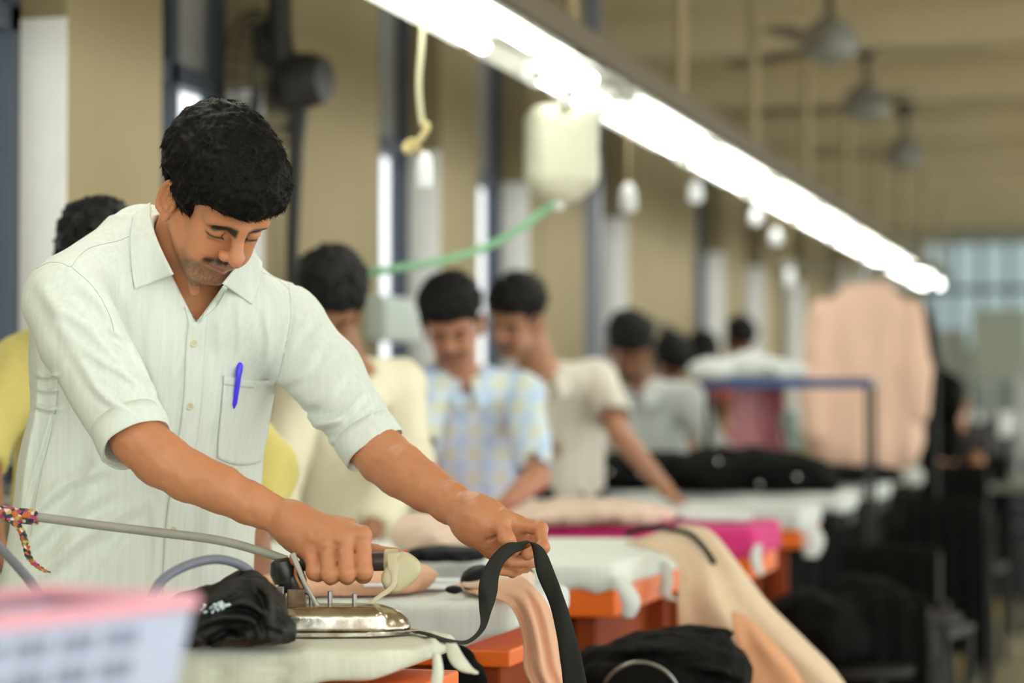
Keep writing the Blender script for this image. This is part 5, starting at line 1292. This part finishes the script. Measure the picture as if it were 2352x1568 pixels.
# black garments hanging over the ends of the far boards, dark stools in the gangway
for i, (px, y0, y1, d, w_) in enumerate(((1905, 1175, 1420, 8.2, .055), (1985, 1165, 1380, 9.3, .06), (1830, 1230, 1460, 7.3, .05))):
    P = crv([W(px - 60, y0 - 30, d + .1), W(px, y0, d - .05), W(px + 8, (y0 + y1) / 2, d - .08), W(px, y1, d - .06)], 5); G = np.zeros((len(P), 9, 3))
    for a in range(len(P)):
        for b in range(9): G[a, b] = P[a] + (CR * .75 + CFH * .6) * w_ * (b - 4) / 2.2 + CR * .014 * math.sin(b * 1.9 + a * .3)
    o = sheet_obj('black_garment', G, C_black, None, .004); tag(o, ['black garment hanging off the first dark board', 'black garment hanging off the board below the peach garment', 'black garment hanging off the white board behind the pink one'][i], 'garment')
for i, (px, py, d, z, s_, lb) in enumerate(((2010, 1400, 7.6, .55, .17, 'black stool in the gangway nearest to the beige garment'), (2070, 1320, 9.9, .52, .17, 'black stool in the gangway below the hanging peach garment'), (2130, 1280, 10.6, .52, .17, 'black stool in the gangway farther back'), (1880, 1450, 6.6, .50, .16, 'dark stool close behind the beige garment'))):
    p = W(px, py, d); p = p + np.array([.10, 0, 0]); stool(p[0], p[1], z, s_, M_bk, lb)
    heap('black_garment', [(px - 20, py, d, .14, .14, .09), (px + 20, py + 20, d, .12, .14, .10), (px - 40, py - 30, d, .08, .1, .07)], C_black, 'black garment piled on ' + lb.replace('black stool', 'the stool').replace('dark stool', 'the stool'), 'garment', h=.018, nz=.014, ns=.1, floor=z + .003)
# ------------------------------------------------------------------ blue-edged shelf on posts
d = 8.75; a = W(1602, 878, d); b = W(2008, 878, d); zs = 1.275; y_ = (a[1] + b[1]) / 2
r = empty('shelf', ((a[0] + b[0]) / 2, y_, 0), 'overhead shelf with a blue front edge on thin posts, white bundle on it', 'shelf')
M_blue = mat('paint_blue', (.05, .10, .26), .45)
MB().box((a[0], y_ - .02, zs - .018), (b[0], y_ - .0, zs + .018)).obj('front_edge', M_blue, r, False, .002)
MB().box((a[0], y_, zs - .012), (b[0], y_ + .28, zs + .012)).obj('shelf_board', mat('board_grey', (.36, .36, .30), .6), r, False)
for x, y in ((a[0] + .02, y_ + .02), (b[0] - .02, y_ + .02), (a[0] + .02, y_ + .26), (b[0] - .02, y_ + .26)): MB().box((x - .008, y - .008, 0), (x + .008, y + .008, zs - .012)).obj('post', M_dark, r, False)
heap('white_bundle', [(1635, 852, d + .08, .085, .10, .045), (1720, 842, d + .10, .09, .10, .055), (1800, 852, d + .08, .085, .10, .042)], C_white, 'white cloth bundle lying on the blue-edged shelf', 'cloth', h=.01, nz=.006, floor=zs + .013)
# pink and red garments under the shelf
for i, (px, y0, y1, w_, col, lb) in enumerate(((1722, 900, 1035, .07, (.62, .30, .32), 'dull pink garment hanging under the left part of the shelf'), (1775, 900, 1060, .05, (.40, .12, .14), 'dark red garment hanging under the shelf'), (1812, 960, 1030, .035, (.42, .56, .52), 'pale turquoise garment hanging beside the dark red one'))):
    P = crv([W(px - 4, y0 - 14, d + .14), W(px, (y0 + y1) / 2, d + .14), W(px + 12, y1, d + .14)], 6); G = np.zeros((len(P), 13, 3))
    for a_ in range(len(P)):
        for b_ in range(13): G[a_, b_] = P[a_] + CR * w_ * (b_ - 6) / 6 * (.8 + .3 * a_ / len(P)) - CFH * .018 * math.sin(b_ * 1.7 + i)
    o = sheet_obj('hanging_garment', G, cloth('garment_%d' % i, col, .8), None, .004); tag(o, lb, 'garment')
# ------------------------------------------------------------------ peach garment on a hanger
d = 10.0
r = empty('hanging_garment', W(1990, 1070, d), 'large pale peach long-sleeved garment hanging right of the last boards', 'garment')
lo, hi = field_pts([W(1850, 640, d), W(2160, 1110, d)], .16); F = Field(lo, hi, .010); U = CR
F.u(ecap(W(1915, 740, d), W(1930, 1020, d), .10, .12, CR, .55), 0); F.u(ecap(W(2050, 730, d), W(2065, 1010, d), .10, .13, CR, .55), .04); F.u(ecap(W(1990, 700, d), W(1990, 1030, d), .10, .12, CR, .6), .05)
F.u(ecap(W(1900, 720, d), W(1870, 880, d - .04), .06, .06, CR, .8), .03); F.u(ecap(W(1868, 890, d - .05), W(1872, 985, d - .06), .060, .045, CR, .8), .02)
F.u(ecap(W(2085, 720, d), W(2112, 850, d - .04), .055, .055, CR, .8), .03); F.u(ecap(W(2112, 850, d - .05), W(2118, 950, d - .06), .060, .045, CR, .8), .02)
F.disp(lambda P: .006 * np.sin(((P - CAM) @ CR) * 38 + 3 * vnoise(P * [1, 1, .3], .3, 2)) + .008 * vnoise(P * [1, 1, .4], .12, 3))
v, f = F.mesh(); mesh_obj('garment_body', v, f, cloth('cloth_peach_pale', (.92, .62, .47), .8), r)
g = MB(); g.tube(crv([W(1860, 712, d), W(1985, 668, d), W(2112, 712, d)], 6), .008, 8); g.tube(crv([W(1985, 668, d), W(1985, 630, d), W(1996, 606, d), W(2008, 620, d)], 6), .004, 6); g.obj('hanger', M_wht, r)
p0 = W(1990, 606, d)
rk = empty('garment_rack', (p0[0], p0[1], 0), 'steel garment rack that carries the peach and the black garments', 'rack')
yb = p0[1]; zb_ = p0[2]
MB().tube([(p0[0] - .35, yb, zb_), (p0[0] + .26, yb + .3, zb_)], .012, 8).obj('crossbar', M_gr, rk)
for q, qy in ((-.35, 0), (.26, .3)): MB().tube([(p0[0] + q, yb + qy, 0), (p0[0] + q, yb + qy, zb_)], .008, 8).obj('post', M_dark, rk)
MB().box((p0[0] - .36, yb - .2, 0), (p0[0] - .32, yb + .2, .03)).box((p0[0] + .24, yb + .1, 0), (p0[0] + .28, yb + .5, .03)).obj('foot', M_gr, rk, False)
for i in range(5):
    px = 1935 + 34 * i; c = W(px, 640, d + .03); g = MB(); g.tube([c + CR * .045 - CU * .035, c, c - CR * .045 - CU * .035, c + CR * .045 - CU * .035], .005, 6); g.tube([c, c + CU * .05], .003, 5)
    o = g.obj('clothes_hanger', mat('plastic_clear_white', (.80, .84, .82), .2)); tag(o, 'empty white plastic hanger on the rack above the peach garment', 'hanger', 'white hangers on the rack')
lo, hi = field_pts([W(2110, 700, 10.5), W(2200, 1060, 10.5)], .2); F = Field(lo, hi, .012)
F.u(ecap(W(2110, 740, 10.5), W(2145, 1000, 10.5), .07, .12, CR, .6), 0); F.u(ecap(W(2130, 780, 10.45), W(2178, 930, 10.4), .05, .055, CR, .8), .04)
F.disp(lambda P: .012 * np.sin(((P - CAM) @ CR) * 50) + .006 * vnoise(P, .08, 3)); v, f = F.mesh(); o = mesh_obj('hanging_garment', v, f, C_black); tag(o, 'black garment hanging half behind the large peach one', 'garment')
# ------------------------------------------------------------------ far sewing machines on their stands, boxes
M_mach = mat('machine_grey_green', (.42, .46, .36), .4); M_mdk = mat('machine_dark', (.03, .03, .028), .5)
def machine(x, y, rot, dark, label):
    r = empty('sewing_machine', (x, y, 0), label, 'sewing machine', 'far sewing machines'); R = np.array(Matrix.Rotation(rot, 3, 'Z')); c = (x, y, 0); mm = M_mdk if dark else M_mach
    MB().box((-.5, -.25, .74), (.5, .25, .78), R, c).obj('tabletop', mat('machine_table', (.20, .20, .16), .5), r, False, .004)
    g = MB(); g.box((-.22, -.08, .78), (.24, .08, .82), R, c); g.box((.12, -.06, .82), (.24, .06, 1.04), R, c); g.box((-.20, -.05, .98), (.24, .05, 1.08), R, c); g.box((-.22, -.055, .87), (-.14, .055, 1.08), R, c); g.obj('machine_head', mm, r, False, .015)
    w0 = np.array(c) + R @ np.array([.24, 0, 1.0]); MB().lathe([(.01, 0), (.06, .005), (.06, .03), (.01, .035)], w0, R @ np.array([1., 0, 0]), 18).obj('hand_wheel', M_mdk, r)
    MB().tube([np.array(c) + R @ np.array([.4, .2, .78]), np.array(c) + R @ np.array([.4, .2, 1.35])], .008, 6).obj('thread_stand', M_gr, r)
    for q in (.33, .47):
        b = np.array(c) + R @ np.array([q, .2, 1.02]); MB().lathe([(.035, 0), (.030, .01), (.012, .12)], b, (0, 0, 1), 12).obj('thread_cone', M_wht, r)
    for a_ in (-.45, .45): MB().box((a_ - .02, -.22, .0), (a_ + .02, .22, .03), R, c).box((a_ - .02, -.02, .03), (a_ + .02, .02, .74), R, c).obj('leg', M_mdk, r, False)
for i, (x, y, dk) in enumerate(((-1.0, 13.0, 1), (-1.5, 13.9, 0), (-.98, 14.6, 1), (-1.3, 15.8, 0), (-1.1, 17.2, 1), (-1.5, 18.6, 0), (-1.1, 20.0, 0), (-1.6, 21.5, 1))):
    machine(x, y, .15 * (i % 3), dk, 'sewing machine on its table in the blurred far gangway')
for i, (px, py, d, w_, h_, col, lb) in enumerate(((2290, 930, 17.5, .35, .35, (.20, .23, .22), 'blue-grey crate in the far right gangway'), (2300, 800, 22, .5, .7, (.50, .56, .46), 'tall pale green cabinet at the far end, right edge'), (2170, 820, 22.5, .4, .5, (.55, .58, .50), 'pale cabinet at the far end, right of the black garment'), (2325, 1080, 15, .3, .12, (.02, .035, .06), 'dark blue tray at the right edge of the photo'))):
    c = W(px, py, d); g = MB(); g.box((-w_ / 2, -.2, 0), (w_ / 2, .2, c[2] + h_ / 2), None, (c[0], c[1], 0)); o = g.obj('cabinet', mat('cab_%d' % i, col, .5), None, False, .01)
    tag(o, lb, 'cabinet')
    for q in (.35, .7): MB().box((-w_ / 2 + .03, -.205, (c[2] + h_ / 2) * q - .01), (w_ / 2 - .03, -.2, (c[2] + h_ / 2) * q + .01), None, (c[0], c[1], 0)).obj('handle_strip', M_gr, o, False)
# dark shelf at the left edge, behind the men
p = W(-5, 1075, 5.0) + np.array([.13, 0, 0])
r = empty('steel_rack', (p[0], p[1], 0), 'dark steel rack at the left edge behind the arm of the yellow shirt', 'shelf')
for z in (p[2] - .05, p[2] + .01, .45): MB().box((p[0] - .12, p[1] - .15, z), (p[0] + .10, p[1] + .25, z + .02)).obj('shelf_board', M_gr, r, False)
for x in (-.11, .09):
    for y in (-.14, .24): MB().box((p[0] + x - .01, p[1] + y - .01, 0), (p[0] + x + .01, p[1] + y + .01, p[2] + .03)).obj('post', M_dark, r, False)
# black low partition behind the second row (dark bar right of the worker's head)
p = W(1290, 745, 12.0); o = MB().box((WX + .02, p[1], p[2] - .03), (p[0] + .12, p[1] + .1, p[2] + .03)).box((WX + .05, p[1] + .02, 0), (WX + .1, p[1] + .08, p[2])).box((p[0] + .02, p[1] + .02, 0), (p[0] + .07, p[1] + .08, p[2])).obj('black_rail', M_dark, None, False); tag(o, 'black horizontal rail by the wall behind the heads of the workers', 'rail')
# grey post between boards
p = W(1362, 800, 9.6); o = MB().box((p[0] - .03, p[1] - .03, 0), (p[0] + .03, p[1] + .03, CZ)).obj('grey_post', mat('post_grey_blue', (.22, .23, .26), .5), None, False); tag(o, 'slim grey-blue post left of the worker in the grey shirt', 'post')
# switch boxes on the wall
for px, py, w_, h_, col, lb in ((882, 735, .10, .14, (.52, .60, .56), 'pale box on the wall right of the head of the worker in the cream shirt'),):
    q = on_wall(px, py); o = MB().box((WX - .001, q[1] - w_ / 2 - .15, q[2] - h_ / 2), (WX + .07, q[1] + w_ / 2 + .15, q[2] + h_ / 2)).obj('switch_box', mat('box_pale', col, .5), None, False, .008); tag(o, lb, 'box')

# dark clutter beside the far boards: chairs with black garments over their backs
def chair(x, y, rot, label, gl, k=1):
    r = empty('work_chair', (x, y, 0), label, 'chair'); R = np.array(Matrix.Rotation(rot, 3, 'Z')); c = (x, y, 0)
    MB().box((-.19, -.19, .43), (.19, .19, .46), R, c).obj('seat', M_bk, r, False, .01)
    MB().box((-.16, .17, .66 * k), (.16, .20, .90 * k), R, c).obj('backrest', M_bk, r, False, .01)
    for a in (-.17, .17):
        for b in (-.17, .18): MB().box((a - .013, b - .013, 0), (a + .013, b + .013, .43 if b < 0 else .70 * k), R, c).obj('leg', M_bk, r, False)
    P0 = np.array([x, y, 0]); n = 17; prof = [(.13, .55), (.155, .75), (.165, .90), (.185, .925), (.205, .90), (.215, .70), (.225, .40), (.23, .22)]
    G = np.zeros((len(prof), n, 3))
    for i, (yy, zz) in enumerate(prof):
        for j in range(n):
            u = (j / (n - 1) - .5) * .31; G[i, j] = P0 + R @ np.array([u, yy + .012 * math.sin(j * 1.7 + i * .4) * (1 if i > 3 else .4) + .01 * (i > 4), k * zz - .04 * math.sin(j * .9 + x * 9) * (i > 5)])
    o = sheet_obj('black_garment', G, C_black, None, .005); tag(o, gl, 'garment')
for i, (x, y, rot, lo_) in enumerate(((-.73, 6.85, .15, .74), (-.74, 8.2, -.15, .8), (-.74, 9.85, .1, .9), (-.77, 11.3, -.1, 1), (-.80, 13.0, .1, 1), (-.85, 14.9, -.1, 1))):
    w_ = ('nearest the beige garment', 'second from the beige garment', 'third from the beige garment', 'in front of the worker with the bare arm', 'just beyond the worker with the bare arm', 'farthest back by the right edge')[i]
    chair(x, y, rot + PI, 'black work chair in the gangway, ' + w_, 'black garment over the chair back ' + w_, lo_)
SK2 = attr_mat('skin_dark', (.34, .16, .085), .5, .08); SK3 = attr_mat('skin_mid', (.52, .27, .16), .5, .08)
HB2 = mat('hair_black2', (.007, .0065, .006), .6, noise=.3, nscale=60, bump=.9, bscale=120, spec=.22)
def check_mat():
    m, t, b = nt('shirt_check'); N = t.nodes; L = t.links; tc = N.new('ShaderNodeTexCoord'); sep = N.new('ShaderNodeSeparateXYZ'); L.new(tc.outputs['Object'], sep.inputs[0])
    def wave(sock, fr, ph):
        a = N.new('ShaderNodeMath'); a.operation = 'MULTIPLY_ADD'; a.inputs[1].default_value = fr; a.inputs[2].default_value = ph; L.new(sock, a.inputs[0])
        s = N.new('ShaderNodeMath'); s.operation = 'SINE'; L.new(a.outputs[0], s.inputs[0]); g = N.new('ShaderNodeMath'); g.operation = 'MULTIPLY_ADD'; g.inputs[1].default_value = .5; g.inputs[2].default_value = .5; L.new(s.outputs[0], g.inputs[0]); return g.outputs[0]
    wx = wave(sep.outputs[0], 95, 0); wz = wave(sep.outputs[2], 95, 1)
    c = ramp_mix(t, wx, (.52, .70, .95), (.74, .85, .93)); mu = N.new('ShaderNodeMath'); mu.operation = 'MULTIPLY'; L.new(wx, mu.inputs[0]); L.new(wz, mu.inputs[1])
    c = ramp_mix(t, wz, c, (.64, .79, .95)); c = ramp_mix(t, mu.outputs[0], c, (.78, .80, .56)); L.new(c, b.inputs['Base Color']); b.inputs['Roughness'].default_value = .85; MATS['shirt_check'] = m; return m
S_yel = cloth('shirt_yellow', (.72, .62, .20), .85); S_crm = cloth('shirt_cream', (.78, .76, .56), .85, c2=(.74, .66, .50)); S_wht = cloth('shirt_offwhite', (.74, .70, .60), .85); S_gry = cloth('shirt_grey', (.62, .66, .64), .85); S_pw = cloth('shirt_pinkish', (.74, .62, .60), .85)
S_chk = check_mat(); S_rd = cloth('shirt_red', (.45, .10, .08), .85); T_dk = cloth('trousers_dark', (.03, .03, .035), .9); T_br = cloth('trousers_brown', (.12, .09, .06), .9)
# 1 behind the man with the iron (bald patch, yellow shirt)
person(dict(label='man in a yellow shirt mostly hidden behind the man with the iron, balding crown showing', head=(228, 622, 4.45), pose=(15, 48, 3), sc=.97, neck=(235, 745, 4.55), shR=(60, 850, 4.5), shL=(420, 820, 4.6),
    chest=(220, 900, 4.6), waist=(240, 1180, 4.62), armR=[(-45, 1000, 4.35), (-20, 1260, 4.2)], armL=[(612, 1080, 4.35), (584, 1255, 4.22)], hand={1: (CU * -1 + CR * .05, CF * .6 + CR * -.6, CR, .5), -1: (-CU * .6 + CR * .8, -CU, CF)},
    slR=1.3, slL=1.55, sr=.066, skin=SK2, hairmat=HB2, shirt=S_yel, trousers=T_dk, h=.009, fr=.036, hair=[((0, -.012, .060), (.084, .100, .080))], seed=3, mous=.6))
# 2 cream shirt
person(dict(label='bearded man in a cream shirt with rolled sleeves, next behind the man with the iron', head=(750, 706, 5.75), pose=(14, 38, -6), sc=.97, neck=(800, 870, 5.85), shR=(700, 905, 5.8), shL=(915, 890, 5.95),
    chest=(800, 980, 5.92), waist=(790, 1150, 5.92), armR=[(640, 1090, 5.6), (640, 1235, 5.45)], armL=[(940, 1060, 5.75), (850, 1225, 5.45)], hand={1: (-CR * .9 - CU * .25, -CU, -CR, .6), -1: (CR * .6 - CU * .4, -CU, CF, .5)},
    slR=1.6, slL=1.92, sr=.066, skin=SK2, hairmat=HB2, shirt=S_crm, trousers=T_br, h=.010, beard=1.0, seed=5, cw=.17, hair=[((0, -.006, .070), (.090, .110, .090)), ((0, .05, .092), (.062, .052, .036))]))
# 3 check shirt
person(dict(label='young man in a blue and yellow check shirt, head bowed over the pink board', head=(1040, 745, 6.68), pose=(-6, 32, 4), sc=.99, neck=(1050, 870, 6.8), shR=(985, 890, 6.75), shL=(1195, 905, 6.85),
    chest=(1090, 980, 6.87), waist=(1100, 1120, 6.87), armR=[(960, 1050, 6.6), (1040, 1160, 6.4)], armL=[(1232, 1095, 6.55), (1165, 1155, 6.38)], hand={1: (-CR * .9 - CU * .35, -CU, -CR, .5), -1: (CR * .8 - CU * .4, -CU, CF, .5)},
    slR=.98, slL=.98, sr=.060, skin=SK3, hairmat=HB2, shirt=S_chk, trousers=T_dk, h=.011, seed=6, cw=.155, vneck=.10, fr=.040))
# 4 off-white polo reaching right
person(dict(label='man in an off-white shirt leaning in behind the check shirt and reaching to the right', head=(1190, 735, 7.5), pose=(-28, 30, -10), sc=1.0, neck=(1240, 860, 7.75), shR=(1215, 890, 7.75), shL=(1370, 875, 7.85),
    chest=(1300, 960, 7.85), waist=(1285, 1100, 7.85), armR=[(1210, 1040, 7.7), (1200, 1150, 7.5)], armL=[(1425, 1000, 7.6), (1530, 1125, 7.3)], hand={1: (CR * .6 - CU * .5, -CU, CF, .25), -1: (CR * .6 - CU * .5, -CU, CF, .4)},
    slR=.8, slL=.75, sr=.068, skin=SK3, hairmat=HB2, shirt=S_wht, trousers=T_dk, h=.012, seed=7, cw=.15, fr=.038))
# 5 grey shirt
person(dict(label='man in a grey shirt with head bowed, beyond the man reaching to the right', head=(1445, 800, 9.0), pose=(4, 40, 2), sc=.98, neck=(1455, 890, 9.1), shR=(1375, 925, 9.1), shL=(1580, 915, 9.15),
    chest=(1480, 980, 9.17), waist=(1485, 1080, 9.17), armR=[(1365, 1030, 9.0), (1420, 1075, 8.8)], armL=[(1630, 1010, 9.0), (1680, 1050, 8.8)], hand={1: (CR * .6 - CU * .3, -CU, CF, .3), -1: (CR * .6 - CU * .5, -CU, CF, .4)},
    slR=1.3, slL=1.6, sr=.062, skin=SK2, hairmat=HB2, shirt=S_gry, trousers=T_dk, h=.013, seed=8, cw=.16, beard=.8))
# 6, 7, 8 farther heads
person(dict(label='dark-haired worker just right of the grey shirt, only the top of the head in view', head=(1535, 828, 10.6), pose=(20, 55, 0), neck=(1535, 900, 10.7), shR=(1470, 920, 10.7), shL=(1605, 920, 10.7), chest=(1535, 970, 10.72), waist=(1535, 1050, 10.72),
    armR=[(1465, 1000, 10.6), (1500, 1040, 10.4)], armL=[(1612, 1000, 10.6), (1580, 1040, 10.4)], skin=SK2, hairmat=HB2, shirt=cloth('shirt_dk', (.05, .05, .05), .85), trousers=T_dk, h=.016, sr=.06))
person(dict(label='worker with a red and white collar seen above the white bundle', head=(1698, 782, 12.9), pose=(10, 45, 0), neck=(1705, 845, 13.0), shR=(1645, 862, 13.0), shL=(1762, 862, 13.0), chest=(1702, 910, 13.02), waist=(1702, 980, 13.02),
    armR=[(1637, 930, 12.9), (1660, 975, 12.7)], armL=[(1768, 930, 12.9), (1745, 975, 12.7)], skin=SK2, hairmat=HB2, shirt=S_pw, trousers=T_dk, h=.016, sr=.06))
person(dict(label='worker with dark hair between the grey shirt and the red collar, low behind the shelf', head=(1615, 820, 11.9), pose=(-10, 50, 0), neck=(1620, 885, 11.9), shR=(1570, 900, 11.9), shL=(1675, 900, 11.9), chest=(1622, 945, 11.92), waist=(1622, 1015, 11.92),
    armR=[(1565, 960, 11.8), (1585, 1000, 11.6)], armL=[(1680, 960, 11.8), (1655, 1000, 11.6)], skin=SK2, hairmat=HB2, shirt=S_rd, trousers=T_dk, h=.017, sr=.06))
person(dict(label='worker in dark clothes with a bare arm, right of the hanging black garment', head=(2185, 930, 11.6), pose=(-30, 40, 0), neck=(2190, 990, 11.7), shR=(2140, 1020, 11.7), shL=(2235, 1020, 11.75), chest=(2190, 1070, 11.75), waist=(2190, 1150, 11.75), hip=(2190, 1220, 11.75),
    armR=[(2180, 1070, 11.45), (2215, 1150, 11.35)], armL=[(2250, 1090, 11.6), (2225, 1160, 11.45)], skin=SK3, hairmat=HB2, shirt=cloth('shirt_dk2', (.035, .03, .03), .85), trousers=T_dk, h=.016, sr=.055, slR=.4, cw=.13))
cam = bpy.data.cameras.new('camera'); cam.lens = 85; cam.sensor_width = 36; cam.clip_end = 200; cam.clip_start = .05
co = bpy.data.objects.new('camera', cam); COL.objects.link(co)
co.matrix_world = Matrix(((CR[0], CU[0], -CF[0], CAM[0]), (CR[1], CU[1], -CF[1], CAM[1]), (CR[2], CU[2], -CF[2], CAM[2]), (0, 0, 0, 1)))
cam.dof.use_dof = True; cam.dof.focus_distance = 3.44; cam.dof.aperture_fstop = 2.4
scn.camera = co
scn.view_settings.view_transform = 'Standard'; scn.view_settings.look = 'None'; scn.view_settings.gamma = 1; scn.view_settings.use_curve_mapping = False
scn.view_settings.exposure = 1.5
w = bpy.data.worlds.new('sky'); scn.world = w; w.use_nodes = True
bg = w.node_tree.nodes['Background']; bg.inputs[0].default_value = (.94, 1.0, .98, 1); bg.inputs[1].default_value = 1.12
